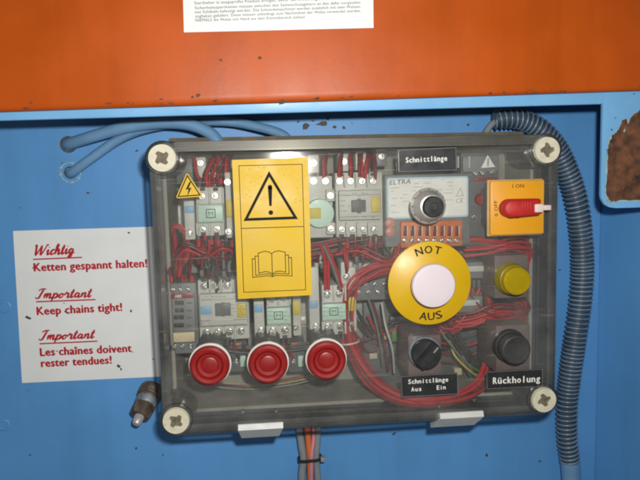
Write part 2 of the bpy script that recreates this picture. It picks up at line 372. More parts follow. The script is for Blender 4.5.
for x, y in ((5, 307), (4, 425)):
    p = at(x, y, 0); MB().lathe(p[0], p[1], [(5.2, -.5), (5.2, .5), (4.6, .9), (3.6, .9), (3.2, .5), (0.01, .6)], 28).build('plug_cap', M_BLUE, bw)

# orange cover panel: front sheet with rolled lower edge
L0 = at(-60, 117, 97); L1 = at(700, 91.5, 97)
def vline(u): return 4.0+L0[1]+(L1[1]-L0[1])*(u-L0[0])/(L1[0]-L0[0])
mb = MB(); us = [-340+10*i for i in range(64)]
prof = [(-.6, 91.5), (-1.6, 92.6), (-1.8, 94.2), (-1.2, 96.0), (0.2, 97.0), (4, 97.3), (120, 97.3), (240, 97.3), (240, 91.5)]
vs = [(u, vline(u)+dv, w) for u in us for dv, w in prof]; n = len(prof)
fs = [(i*n+j, i*n+(j+1) % n, (i+1)*n+(j+1) % n, (i+1)*n+j) for i in range(len(us)-1) for j in range(n)] + [tuple(range(n)), tuple((len(us)-1)*n+j for j in range(n))]
pan = tag(MB().add(vs, fs).build('cover_panel', M_ORANGE), 'orange painted sheet metal panel along the top edge of the picture', 'panel')
random.seed(3)
for i in range(24):
    u = random.uniform(-235, 205); mb = MB(); r = random.uniform(.25, .75)
    mb.prism(blob(u, vline(u)-.4+random.uniform(-.5, 1.3), r, 7, .5, random.uniform(1.2, 3.2)), 96.2, 97.42).build('rust_spot', M_EDGE, pan)
for x, y, r in ((221,60,.8),(260,58,1.0),(198,95,1.1),(192,97,.7),(282,102,1.5),(161,99,.8),(216,101,.8),(31,103,.7),(491,93,.7)):
    p = at(x, y, 97.3); MB().prism(blob(p[0], p[1], r, 8, .45, 1.4), 97.0, 97.42).build('rust_spot', M_EDGE, pan)

# blue machine frame: strip under the panel and flange plate on the right
fr = thing('machine_frame', 'light blue steel frame under the orange panel with rusty corner at right', 'frame', (200, 60, FW-2.5))
def fl_(u): return 118.9+.0115*(u+60)
mb = MB(); us = [-340+20*i for i in range(26)]+[172.5]
prof = [(0, 87.5), (-.2, 88.6), (.15, 89.6), (.9, 90), (9, 90), (9, 87.5)]; n = len(prof)
vs = [(u, fl_(u)+dv, w) for u in us for dv, w in prof]
fs = [(i*n+j, i*n+(j+1) % n, (i+1)*n+(j+1) % n, (i+1)*n+j) for i in range(len(us)-1) for j in range(n)] + [tuple(range(n)), tuple((len(us)-1)*n+j for j in range(n))]
MB().add(vs, fs).build('frame_strip', M_BLUEF, fr)
poly = [(172.6, 131), (172.6, 58), (173.2, 55), (175.4, 51.2), (179, 49), (184, 48.2), (200, 48.2), (300, 50), (300, 131)]
MB().prism(poly, 87.5, 90).build('flange_plate', M_BLUEF, fr)
# folded inner edge of the flange
mb = MB(); mb.tube(cr([(173.6, 121, 88.9), (173.6, 90, 88.9), (173.6, 60, 88.9), (174.4, 55.4, 88.9), (176.4, 52.1, 88.9), (180, 50.2, 88.9), (186, 49.4, 88.9), (200, 49.4, 88.9), (300, 51.2, 88.9)], 5), 1.15, 10)
mb.build('folded_edge', M_BLUEF, fr)
rp = [(606.5,196),(605.5,189),(607,178),(607,165),(608,150),(609,142),(613,135),(617,132),(620,127),(622,121),(626,118),(628,124),(631,117),(640,110),(665,104),(668,199),(640,199.5),(620,200.5),(611,202)]
def jag(poly, amt, grow=0):
    c = Vector((sum(p[0] for p in poly)/len(poly), sum(p[1] for p in poly)/len(poly))); o = []
    for i, p in enumerate(poly):
        q = poly[(i+1) % len(poly)]
        for k in range(4):
            t = k/4; v = Vector((p[0]+(q[0]-p[0])*t, p[1]+(q[1]-p[1])*t)); d = (v-c).normalized(); v += d*(grow+random.uniform(-amt, amt)); o.append((v.x, v.y))
    return o
rw = [at(x, y, 90)[:2] for x, y in rp]
MB().prism(jag(rw, .5, .9), 89.6, 90.10).build('chipped_paint', M_CHIP, fr)
rpo = MB().prism(jag(rw, .7, 0), 89.7, 90.25).build('rust_patch', M_RUST, fr)
random.seed(17)
for i in range(34):
    x, y = random.uniform(609, 640), random.uniform(135, 198)
    if y < 140-(x-613)*.9: continue
    p = at(x, y, 90); MB().prism(blob(p[0], p[1], random.uniform(.6, 2.4), 9, .45, .6), 90.0, 90.3+random.uniform(.05, .3)).build('rust_flake', random.choice((M_RUST, M_RUST, M_EDGE)), rpo)
for x, y, r in ((628,121,1.6),(624,131,1.3),(607,200,1.8),(606,172,1.0)):
    p = at(x, y, 90); MB().prism(blob(p[0], p[1], r, 9, .5, .6), 90.0, 90.5).build('lifted_paint', M_CHIP, rpo)
for x, y, r in ((612,130,.7),(634,94,.6),(615,118,.4),(610,160,.5),(625,126,.6)):
    p = at(x, y, 90); MB().prism(blob(p[0], p[1], r, 7), 89.8, 90.12).build('rust_spot', M_RUST, fr)

# ================================================================== NOTICES
pn = [at(182.5, -20, 97.4), at(373, -22, 97.4), at(373.5, 28, 97.4), at(184, 32.5, 97.4)]
nt_ = thing('notice', 'white printed notice with small black text on the orange panel', 'notice', (pn[3][0], pn[3][1], 97.35))
MB().prism([(p[0], p[1]) for p in pn][::-1], 97.35, 97.75).build('sheet', M_WHITE, nt_)
lines = [('Starthalter in ausgeprüfte Position bringen, bevor die Arbeit begonnen wird. Die beiden', 194.5, 361, 4.4, -1.4), ('Sicherheitssperrketten müssen zwischen den Seitenschutzgittern an den dafür vorgesehe-', 195, 361, 9.3, 3.6),
 ('nen Schäkeln befestigt werden. Die Schneidemaschinen werden zusätzlich mit zwei Walzen-', 195, 361, 13.4, 7.8), ('zughaken geliefert. Diese müssen unbedingt zum Nachziehen der Walze verwendet werden.', 195.3, 361, 17.6, 12.0),
 ('NIEMALS die Walze von Hand aus dem Klemmbereich ziehen!', 195.5, 305, 21.6, 18.3)]
for s, xa, xb, ya, yb in lines: text('text_line', s, (xa, ya), (xb, yb), 97.80, 1.75, M_GREY_INK, nt_, bold=.012)

sg = thing('notice', 'white sign with red lettering in three languages stuck on the blue wall', 'sign', (-213, -24, 0))
c4 = [at(13, 231, .4), at(158, 226.5, .4), at(162, 376.5, .4), at(22, 383, .4)]
MB().prism([(p[0], p[1]) for p in c4][::-1], -.1, .4).build('sheet', M_WHITE, sg)
for s, a, b, h, scr, bold in (('Wichtig', (33, 255.5), (74, 253.5), 8.2, 1, 0), ('Important', (36, 298.5), (91, 297), 7.6, 1, 0), ('Important', (39.5, 340), (94, 338), 7.6, 1, 0),
        ('Ketten gespannt halten!', (34.3, 271.3), (147, 267), 6.5, 0, .048), ('Keep chains tight!', (37.3, 315), (122, 310.7), 6.5, 0, .048),
        ('Les chaînes doivent', (40.5, 356), (131.5, 351.8), 6.5, 0, .048), ('rester tendues!', (41.5, 367), (111.5, 363.5), 6.5, 0, .048)):
    text('lettering', s, a, b, .46, h, M_RED_INK, sg, bold=bold, script=scr)
for a, b in (((33, 259.4), (82, 257.4)), ((36, 301.8), (95.5, 299.6)), ((39.5, 343.8), (97.5, 341.2))):
    A = at(*a, .4); B = at(*b, .4); d = Vector((B[0]-A[0], B[1]-A[1])).normalized(); nn = Vector((-d.y, d.x))*.55
    MB().prism([(A[0]-nn.x, A[1]-nn.y), (B[0]-nn.x, B[1]-nn.y), (B[0]+nn.x, B[1]+nn.y), (A[0]+nn.x, A[1]+nn.y)], .3, .46).build('underline', M_RED_INK, sg)
for x, y, r, asp in ((28,317.5,1.2,1.8),(33,268,.5,1),(66,312,.8,1.8),(131,311,.9,1.3),(119,366,1.1,1.5),(121,369,.9,1.2),(153,359,.7,1),(57,351,.6,1),(64,303,.5,1),(129,233,.6,2),(133,352,.5,1),(60,352,.4,1)):
    p = at(x, y, .4); MB().prism(blob(p[0], p[1], r, 8, .5, asp, -.6), .3, .50).build('stain', M_DARK, sg)

# ================================================================== CONTROL BOX
LF = 90.0
HU, HV = 141.5, 101.5
box = thing('control_box', 'wall mounted electrical control box with clear smoky lid, buttons and yellow stickers', 'control box', (0, 0, 0))
def shell(name, prof, capped, m, parent, R=13, front=None):
    loops = [[(u, v, w) for u, v in rrect(-HU+i, -HV+i, HU-i, HV-i, max(1.5, R-i*.8), 6)] for i, w in prof]
    vs = [p for l in loops for p in l]; n = len(loops[0]); fs = []
    m_ = len(loops)
    rng = m_-1 if capped else m_
    for j in range(rng):
        for k in range(n): fs.append((j*n+k, j*n+(k+1) % n, ((j+1) % m_)*n+(k+1) % n, ((j+1) % m_)*n+k))
    if capped: fs.append(tuple(range(n))[::-1]); fs.append(tuple((m_-1)*n+k for k in range(n)))
    mb = MB().add(vs, fs)
    if front is not None: mb.mi = [1 if min(vs[i][2] for i in f) >= front else 0 for f in fs]
    return mb.build(name, m, parent)
# opaque base tray
shell('base', [(8, .4), (4, .4), (3, 3), (3, 50), (1, 51), (1, 54), (5, 54), (5, 4), (8, 3.4)], True, M_BASE, box)
# clear lid: walls, shoulder and front pane, one moulding
shell('lid', [(9, 87), (3.2, 86.5), (2.6, 54.3), (.4, 54.3), (0, 87.5), (.5, 89), (2, 90), (9, 90)], True, [M_WALL, M_LID], box, front=86)
# smoky raised rim around the pane
shell('lid_rim', [(.2, 90.05), (.5, 90.8), (1.2, 91.3), (6.9, 91.3), (7.5, 90.8), (7.8, 90.05)], False, M_RIM, box)
MB().prism(rrect(-124, 94.6, 127, 101.0, 1.2, 3), 91.36, 91.7).build('dust_film', M_DUSTRIM, box)
fl2 = rrect(-136, 99, 138, 107.4, 1.5, 3)
MB().prism(fl2, 30, 38).build('dusty_ledge', M_FLANGE, box)

# lid screws
def cross_poly(r, hw, rot):
    o = []
    for k in range(4):
        a = rot+k*math.pi/2
        for x, y in ((r, -hw), (r, hw), (hw*1.5+.25*r*(hw > 1), hw*1.2)):
            o.append((x*math.cos(a)-y*math.sin(a), x*math.sin(a)+y*math.cos(a)))
    return o
for (x, y), rot in (((162, 158), .7), ((547, 150), .12), ((176, 421), .9), ((544, 400), .4)):
    p = at(x, y, 93.5)
    hs = MB().lathe(p[0], p[1], [(11.4, 55), (11.6, 90), (11.4, 92), (10.6, 92.8), (9.6, 92.8), (9.5, 91.0), (0.01, 91.0)], 40).build('screw_housing', M_RIM, box)
    sc = MB()
    cp = [(p[0]+a, p[1]+b) for a, b in cross_poly(5.0, 1.15, rot)]
    sc.prism(circ(p[0], p[1], 8.9), 92.3, 94.2, holes=[cp]); sc.lathe(p[0], p[1], [(9.1, 90.8), (9.1, 92.2), (8.9, 92.29)], 32)
    so = sc.build('lid_screw', M_CREAM, box)
    MB().prism([(p[0]+a, p[1]+b) for a, b in cross_poly(4.95, 1.12, rot)], 92.31, 93.2).build('slot', M_SLOT, so)

# lower clips
for q in (((238, 425.5), (283, 423.5), (283, 437.5), (238, 441)), ((440, 414), (483.5, 411.8), (483.5, 427), (431, 430))):
    P = [at(x, y, 94) for x, y in q]
    cl = MB()
    u0, v1, u1, v0 = P[0][0], P[0][1], P[1][0], P[3][1]
    # wedge-shaped foot: pale upper face sloping forward, grey front lip
    vs = [(u0, v1+.2, 92.6), (u1, v1+.2, 92.6), (u1, v1, 93.4), (u0, v1, 93.4), (u1, v1-3.4, 95), (u0, v1-3.4, 95), (u1-3, v0-3, 83), (u0+(1.5 if q[0][0] < 300 else -4), v0-3, 83), (u1-3, v0-2, 60), (u0+1.5, v0-2, 60)]
    # lower lip leans back under the lid
    fs = [(0, 1, 2, 3), (3, 2, 4, 5), (5, 4, 6, 7), (7, 6, 8, 9), (9, 8, 1, 0), (0, 3, 5, 7, 9), (1, 8, 6, 4, 2)]
    MB().add(vs, fs).build('lid_clip', M_CLIP, box, ang=20)
for x, y in ((243, 412), (276, 411), (439, 406), (474, 400)):
    p = at(x, y, 86); MB().lathe(p[0], p[1], [(1.5, 84), (1.5, 86), (1, 86.8), (.3, 86.9)], 12).build('rivet_reflection', M_SCREW, box)  # bright metal studs standing in for reflections of the clip rivets in the lid

# ---- stickers on the lid
def sticker_pts(pts, w): return [at(x, y, w) for x, y in pts]
Q = sticker_pts([(232, 160), (308, 157), (312, 295), (238, 299)], 90.3)
ws = MB().prism([(p[0], p[1]) for p in Q][::-1], 90.02, 90.55).build('warning_sticker', M_YELLOW, box)
tag(ws, 'large yellow sticker with warning triangle above an open book')
u0, u1, v0, v1 = -86.4, -35.4, -6.0, 88.6
def frame_line(mb, poly_o, t, w):
    """thin printed outline"""
    n = len(poly_o); c = Vector((sum(p[0] for p in poly_o)/n, sum(p[1] for p in poly_o)/n)); inn = []
    for i in range(n):
        a, b, d = Vector(poly_o[i-1]), Vector(poly_o[i]), Vector(poly_o[(i+1) % n])
        e1 = (b-a).normalized(); e2 = (d-b).normalized(); n1 = Vector((-e1.y, e1.x)); n2 = Vector((-e2.y, e2.x))
        k = t/max(.3, (1+n1.dot(n2))); q = b+(n1+n2)*k
        inn.append((q.x, q.y))
    vs = [(x, y, w) for x, y in poly_o]+[(x, y, w) for x, y in inn]
    return mb.add(vs, [(i, (i+1) % n, n+(i+1) % n, n+i) for i in range(n)])
ink = MB(); iw = 90.60
frame_line(ink, [(u0+4, v0+4), (u1-4, v0+4), (u1-4, v1-4), (u0+4, v1-4)], .45, iw)
ym = at(270, 227.5, 90)[1]; ink.add([(u0+4, ym-.25, iw), (u1-4, ym-.25, iw), (u1-4, ym+.25, iw), (u0+4, ym+.25, iw)], [(0, 1, 2, 3)])
tri = [at(243.5, 221, 90)[:2], at(298, 219, 90)[:2], at(269, 171, 90)[:2]]
frame_line(ink, tri, 1.9, iw)
def strip(mb, pts, wd_, w):
    for (x0, y0), (x1, y1) in zip(pts[:-1], pts[1:]):
        d = Vector((x1-x0, y1-y0)).normalized(); nn = Vector((-d.y, d.x))*wd_/2; e = d*wd_/2
        mb.add([(x0-nn.x-e.x, y0-nn.y-e.y, w), (x1-nn.x+e.x, y1-nn.y+e.y, w), (x1+nn.x+e.x, y1+nn.y+e.y, w), (x0+nn.x-e.x, y0+nn.y-e.y, w)], [(0, 1, 2, 3)])
ex = at(270, 187, 90); ey = at(270.5, 206, 90)
ink.add([(ex[0]-1.5, ex[1], iw+.02), (ex[0]+1.5, ex[1], iw+.02), (ey[0]+.8, ey[1], iw+.02), (ey[0]-.8, ey[1], iw+.02)], [(0, 1, 2, 3)])
ink.add([(x, y, iw+.02) for x, y in circ(ex[0], ex[1], 1.5, 14)], [tuple(range(14))])
pd = at(270.8, 212.5, 90); ink.add([(x, y, iw+.02) for x, y in circ(pd[0], pd[1], 1.6, 18)], [tuple(range(18))])
bc = at(272, 263, 90)
def book(k, dx, y0, y1):
    strip(ink, [(bc[0]+k*dx, bc[1]+y1), (bc[0]+k*dx, bc[1]+y0)], .5, iw+.01)
for k in (-1, 1):
    L_ = lambda x, y: (bc[0]+k*x, bc[1]+y)
    strip(ink, [L_(0, 6.6), L_(2.5, 8), L_(5, 8.3), L_(9.2, 7.2), L_(9.2, -6.6), L_(5, -5.7), L_(2.5, -6), L_(0, -7.4)], .5, iw+.01)
    strip(ink, [L_(9.2, 5.2), L_(11.4, 5.2), L_(11.4, -8.0), L_(3, -7.2), L_(0, -8.4)], .5, iw+.012)
    strip(ink, [L_(11.4, 3.4), L_(13.4, 3.4), L_(13.4, -9.4), L_(3, -8.6), L_(0, -9.4)], .5, iw+.014)
strip(ink, [(bc[0], bc[1]+6.6), (bc[0], bc[1]-9.4)], .5, iw+.016)
ink.build('print', M_BLACK_INK, ws, ang=180)
# trapped air bubbles in the sticker
random.seed(11); bub = MB()
for i in range(150):
    bu, bv = random.uniform(u0+2, u1-2), random.uniform(v0+3, v1-2)
    if i > 30 and bv < 40: bv = random.uniform(42, v1-2)
    q = Vector((bu, bv)); near = min((q-(Vector(a)+(Vector(b)-Vector(a))*max(0, min(1, (q-Vector(a)).dot(Vector(b)-Vector(a))/(Vector(b)-Vector(a)).length_squared)))).length for a, b in zip(tri, tri[1:]+tri[:1]))
    if near < 2.4 or abs(bu-ex[0]) < 3 or abs(bv-ym) < 1 or min(bu-u0-4, u1-4-bu, v1-4-bv) < 1 and min(bu-u0-4, u1-4-bu, v1-4-bv) > -1: continue
    r = random.uniform(.25, .6); bub.lathe(bu, bv, [(r, 90.5), (r*.85, 90.55+r*.28), (r*.45, 90.55+r*.46)], 8)
bub.build('bubbles', M_BUBBLE, ws)['kind'] = 'stuff'

T = [at(175.5, 198.5, 90.4)[:2], at(203, 196.5, 90.4)[:2], at(187, 172, 90.4)[:2]]
def round_tri(T, r):
    c = Vector((sum(p[0] for p in T)/3, sum(p[1] for p in T)/3)); o = []
    for i in range(3):
        a, b, d = Vector(T[i-1]), Vector(T[i]), Vector(T[(i+1) % 3]); o += [tuple(b+(a-b).normalized()*r), tuple(b+(c-b).normalized()*r*.55), tuple(b+(d-b).normalized()*r)]
    return o
vt = MB().prism(round_tri(T, 1.6), 90.02, 90.5).build('voltage_sticker', M_YELLOW, box); tag(vt, 'small yellow triangle with black lightning bolt')
ink = MB(); c = Vector((sum(p[0] for p in T)/3, sum(p[1] for p in T)/3)); frame_line(ink, [tuple(c+(Vector(p)-c)*.86) for p in T], .75, 90.56)
bx_, by_ = at(188.5, 189.5, 90)[:2]
bolt = [(1.0, 5.2), (-1.9, -.2), (.1, .3), (-1.0, -4.6), (2.2, 1.3), (.2, .8), (2.0, 5.0)]
t_ = tessellate_polygon([[Vector((x, y, 0)) for x, y in bolt]]); ink.add([(bx_+x, by_+y, 90.57) for x, y in bolt], [tuple(t) for t in t_])
ink.build('print', M_BLACK_INK, vt, ang=180)

# ---- engraved name plates
def plate(pts, label, texts):
    P = [at(x, y, 91.2) for x, y in pts]
    o = MB().prism([(p[0], p[1]) for p in P][::-1], 90.05, 91.2).build('name_plate', M_BLACK, box); tag(o, label)
    frame = MB(); frame_line(frame, [(p[0], p[1]) for p in P][::-1], .28, 91.24); frame.build('plate_edge', M_DEVM, o, ang=180)
    for s, a, b, h in texts: text('lettering', s, a, b, 91.28, h, M_ENGRAVE, o, script='mono')
plate([(398.5, 150), (456, 147.5), (456.5, 170), (399, 172)], 'black name plate reading Schnittlänge above the chrome knob', [('Schnittlänge', (405.5, 162.7), (447.5, 160.6), 3.5)])
plate([(401, 376.5), (457.5, 373), (458, 394), (402, 397)], 'black name plate reading Schnittlänge Aus Ein below the selector', [('Schnittlänge', (408, 384), (448.5, 381.5), 3.2), ('Aus', (411, 391.5), (422, 390.7), 3.0), ('Ein', (436.5, 389.7), (446, 389), 3.0)])
plate([(486.5, 372), (542.5, 369), (542.5, 386.3), (487, 389)], 'black name plate reading Rückholung', [('Rückholung', (492.5, 384), (540.5, 381.6), 4.7)])

# ---- push buttons
for x, y, lab in ((209.3, 366.6, 'red push button left of the three'), (268, 364.9, 'red push button in the middle of the three'), (326.9, 361.3, 'red push button right of the three')):
    p = at(x, y, 97)
    b = MB().ring(p[0], p[1], 12.2, 14.6, 90.05, 92.4, 44, .6).build('push_button', M_RING, box); tag(b, lab)
    MB().lathe(p[0], p[1], [(11.5, 90.1), (13.3, 91.4), (13.6, 92.4), (13.6, 94.8), (13.0, 96.4), (11.6, 97.2), (9.6, 96.9), (8.6, 95.7), (8.2, 94.2), (6.0, 93.9), (5.6, 95.0), (4.8, 95.3), (.01, 95.1)], 48).build('button_cap', M_REDP, b)
    MB().box(p[0]-9, p[1]-13, 52, p[0]+9, p[1]+13, 86, 1.5).build('contact_block', M_BLACKM, b)

# ---- emergency stop
p = at(429.8, 283.3, 91.5)
es = MB().lathe(p[0], p[1], [(29.2, 90.05), (29.6, 90.4), (29.6, 91.2), (29.2, 91.5), (.01, 91.5)], 72).build('emergency_stop', M_YELLOWD, box); tag(es, 'yellow emergency stop disc with pale mushroom button')
MB().lathe(p[0], p[1], [(11, 91.4), (11, 97.4), (14.6, 98.2), (15.3, 99.6), (15.3, 101.6), (14.6, 102.7), (12.5, 103.1), (.01, 103.4)], 56).build('mushroom_head', M_MUSH, es)
MB().ring(p[0], p[1], 11, 13, 91.4, 93.0, 48).build('collar', M_BLACK, es)
ink = MB()
def arc_text(s, cu, cv, r, mid, step, h, wd_, up, w):
    for i, ch in enumerate(s):
        a = mid+(i-(len(s)-1)/2)*(-step if up else step); px, py = cu+r*math.cos(a), cv+r*math.sin(a)
        t = a-math.pi/2 if up else a+math.pi/2; d = (math.cos(t), math.sin(t)); ww = wd_*{'N': 1, 'O': 1.08, 'T': .9, 'A': 1.05, 'U': .95, 'S': .9}[ch]
        put_text(ink, ch, (px-d[0]*ww/2, py-d[1]*ww/2, w), (px+d[0]*ww/2, py+d[1]*ww/2, w), h, .022)
arc_text('NOT', p[0], p[1], 21.2, math.radians(92), .285, 5.3, 5.0, True, 91.56)
ink.build('lettering', M_BLACK_INK, es, ang=180); ink = MB()
arc_text('AUS', p[0], p[1], 26.3, math.radians(-88), .235, 5.3, 5.0, False, 91.56)
ink.build('lettering', M_BLACK_INK, es, ang=180)
MB().box(p[0]-11, p[1]-15, 48, p[0]+11, p[1]+15, 86, 1.5).build('contact_block', M_BLACKM, es)

# ---- chrome potentiometer knob
p = at(428.3, 206, 92)
pk = MB().lathe(p[0], p[1], [(12.4, 90.05), (12.6, 91), (12.4, 92.4), (11.6, 93), (11.2, 93.2), (10.6, 96.5), (8.0, 101.6), (7.0, 102.0), (.01, 102.0)], 48).build('control_knob', M_CHROME, box); tag(pk, 'chrome control knob with black centre')
MB().lathe(p[0], p[1], [(7.1, 102.0), (7.1, 105.6), (6.5, 106.4), (3.0, 106.5), (2.6, 106.1), (.01, 106.1)], 36).build('knob_centre', M_BLACK, pk)
for k in range(24):
    a = 2*math.pi*k/24
    if k % 2 == 0:
        MB().prism([(p[0]+10.4*math.cos(a-.05), p[1]+10.4*math.sin(a-.05)), (p[0]+10.4*math.cos(a+.05), p[1]+10.4*math.sin(a+.05)), (p[0]+11.8*math.cos(a+.04), p[1]+11.8*math.sin(a+.04)), (p[0]+11.8*math.cos(a-.04), p[1]+11.8*math.sin(a-.04))], 92.2, 93.35).build('scale_mark', M_DARK, pk)

# ---- selector switch
p = at(424.8, 352.5, 93)
sl = MB().ring(p[0], p[1], 9.9, 11.5, 90.05, 93.8, 44, .6).build('selector_switch', M_STEEL, box); tag(sl, 'black rotary selector switch with chrome ring')
MB().lathe(p[0], p[1], [(9.8, 90.1), (10.2, 95), (10.4, 98.5), (9.8, 99.4), (.01, 99.6)], 40).build('knob', M_BLACK, sl)
g = MB(); a = math.radians(48); d = Vector((math.cos(a), math.sin(a))); nn = Vector((-d.y, d.x))
def para(mb, l0, l1, h0, h1, w0, w1, wtop):
    v0_ = [d*l0-nn*h0, d*l1-nn*h0, d*l1+nn*h0, d*l0+nn*h0]; v1_ = [d*(l0+.8)-nn*h1, d*(l1-.8)-nn*h1, d*(l1-.8)+nn*h1, d*(l0+.8)+nn*h1]
    mb.add([(p[0]+q.x, p[1]+q.y, w0) for q in v0_]+[(p[0]+q.x, p[1]+q.y, wtop) for q in v1_], [(0, 1, 2, 3), (4, 5, 6, 7), (0, 1, 5, 4), (1, 2, 6, 5), (2, 3, 7, 6), (3, 0, 4, 7)])
para(g, -9.6, 9.6, 3.8, 2.6, 99.3, 0, 105.5); g.build('grip', M_BLACK, sl)
g = MB(); para(g, 4, 9.2, .55, .45, 105.3, 0, 105.75); g.build('pointer', M_CABG, sl)
m_ = rect(408, 335, 441, 376, 85); MB().box(m_[0], m_[1], 50, m_[2], m_[3], 86, 1).build('contact_block', M_MAUVE, sl)

# ---- main switch
r_ = rect(490.5, 180.5, 544, 234.5, 95)
ms = MB().box(r_[0], r_[1], 91.6, r_[2], r_[3], 95.4, .8).build('main_switch', M_AMBER, box); tag(ms, 'orange main switch plate with red rotary handle')
MB().box(r_[0]-1.0, r_[1]-1.0, 90.05, r_[2]+.3, r_[3]+.8, 91.8, .4).build('backing_plate', M_TAN, ms)
fl_m = MB(); frame_line(fl_m, [(r_[0]+2.2, r_[1]+1.2), (r_[2]-1.2, r_[1]+1.2), (r_[2]-1.2, r_[3]-2), (r_[0]+2.2, r_[3]-2)], .18, 95.46); fl_m.build('print_border', M_TAN, ms, ang=180)
hc = at(517, 209, 97); 
MB().lathe(hc[0], hc[1], [(6.5, 95.3), (6.5, 97), (6.2, 97.8), (.01, 97.8)], 40).build('handle_base', M_REDM, ms)
hl = at(503, 208.8, 105); hr = at(541, 206.8, 105)
hp = []
ra = 6.3
for k in range(13):
    a = math.radians(90+180*k/12); hp.append((hl[0]+ra+ra*math.cos(a), hl[1]+ra*math.sin(a)*1.0))
hp += [(hr[0]-1.2, hr[1]-5.6), (hr[0], hr[1]-4.6), (hr[0], hr[1]+4.6), (hr[0]-1.2, hr[1]+5.6)]
ho = MB(); nH = len(hp)
lay = [(1.0, 97.6), (1.0, 104.5), (.93, 106.2), (.80, 107.0)]; hcx, hcy = (hl[0]+hr[0])/2, (hl[1]+hr[1])/2
vs = [(hcx+(x-hcx)*k, hcy+(y-hcy)*k, w) for k, w in lay for x, y in hp]
fs = [(j*nH+i, j*nH+(i+1) % nH, (j+1)*nH+(i+1) % nH, (j+1)*nH+i) for j in range(3) for i in range(nH)] + [tuple(range(nH))[::-1], tuple(3*nH+i for i in range(nH))]
hd = ho.add(vs, fs).build('handle', M_REDM, ms)
for k in range(4): MB().box(hcx-1+k*1.9, hcy-4.2, 106.4, hcx-.2+k*1.9, hcy+4.2, 107.5, .2).build('grip_rib', M_REDM, hd)
t0 = at(538, 208, 105); t1 = at(550, 207.5, 102)
MB().box(t0[0]-3.4, t0[1]-2.9, 99, t0[0]+2.6, t0[1]+2.9, 108, .8).box(t0[0]+2.4, t0[1]-1.9, 99.5, t1[0], t1[1]+1.9, 104.5, .9).build('lock_tab', M_PALE, ms)
text('lettering', 'I ON', (512.5, 188), (524, 187.5), 95.48, 2.4, M_BLACK_INK, ms, bold=.01)
text('lettering', '0 OFF', (498, 216), (497.3, 200.5), 95.48, 2.3, M_BLACK_INK, ms, bold=.01)
MB().box(hc[0]-13, hc[1]-14, 45, hc[0]+13, hc[1]+14, 86, 1.2).build('switch_body', M_DEVD, ms)

# ---- yellow lamp and black button, each on its mauve block
p = at(510.5, 278.5, 91)
la = MB().lathe(p[0], p[1], [(11.6, 90.05), (11.6, 92), (10.9, 93), (10.9, 97), (10.4, 98.2), (9.9, 98.4), (.01, 98.4)], 44).build('indicator_lamp', M_LENSR, box); tag(la, 'yellow indicator lamp')
MB().lathe(p[0], p[1], [(9.9, 96), (10.0, 101.8), (9.4, 103.1), (8.4, 103.3), (8.0, 102.6), (4, 102.9), (.01, 103.0)], 44).build('lens', M_LENS, la)
m_ = rect(494.5, 255, 528, 298, 86); MB().box(m_[0], m_[1], 48, m_[2], m_[3], 86.3, 1).build('contact_block', M_MAUVE, la)
p = at(509.5, 345.5, 91)
bb = MB().lathe(p[0], p[1], [(12, 90.05), (12, 92.2), (11.3, 93), (.01, 93)], 40).build('push_button', M_BLACK, box); tag(bb, 'black push button above the Rückholung plate')
MB().ring(p[0], p[1], 10.4, 11.6, 92.9, 95.6, 40, .5).build('collar', M_BLACKM, bb)
MB().lathe(p[0], p[1], [(10.3, 92.9), (10.6, 101.5), (10.2, 103.2), (9.2, 103.9), (7.5, 103.6), (4, 103.1), (.01, 102.9)], 36).build('button_cap', M_BLACKM, bb)
m_ = rect(496, 325, 530, 372, 86); MB().box(m_[0], m_[1], 48, m_[2], m_[3], 86.3, 1).build('contact_block', M_MAUVE, bb)

# ================================================================== DEVICES INSIDE THE BOX
def screw_mesh(r=2.7):
    mb = MB(); cp = cross_poly(r*.62, r*.15, .5)
    n = 14
    mb.prism(circ(0, 0, r*.86, n), .5, 1.1, holes=[cp]); mb.lathe(0, 0, [(r, -1.6), (r, .3), (r*.95, .62), (r*.86, .75)], n)
    mb.prism(cp, .1, .3, mi=1)
    return mb.mesh('terminal_screw', [M_SCREW, M_DARK])
SCR = screw_mesh()
SCR2 = screw_mesh(2.1)
def scr(parent, x, y, w, me=None):
    p = at(x, y, w+1); o = inst('terminal_screw', me or SCR, (p[0], p[1], w), parent); o.rotation_euler = (0, random.uniform(0, 1.5), 0); return o
def pbox(name, m, parent, x0, y0, x1, y1, w0, w1, bev=.5):
    r = rect(x0, y0, x1, y1, w1); return MB().box(max(-136, r[0]), max(-96, r[1]), w0, min(136, r[2]), min(96, r[3]), w1, bev).build(name, m, parent)
def dev(name, label, cat, x, y, group=None):
    p = at(x, y, 8); return thing(name, label, cat, p, group)
def rail(y, x0, x1, label):
    a = at(x0, y, 8); b = at(x1, y-.035*(x1-x0), 8); v = (a[1]+b[1])/2
    tag(MB().box(a[0], v-17.5, 3.5, b[0], v+17.5, 4.6).box(a[0], v-13, 4.5, b[0], v-10, 11).box(a[0], v+10, 4.5, b[0], v+13, 11).build('mounting_rail', M_RAIL), label, 'rail')
rail(212, 176, 480, 'upper zinc mounting rail behind the contactors')
rail(312, 176, 480, 'lower zinc mounting rail behind the contactors')

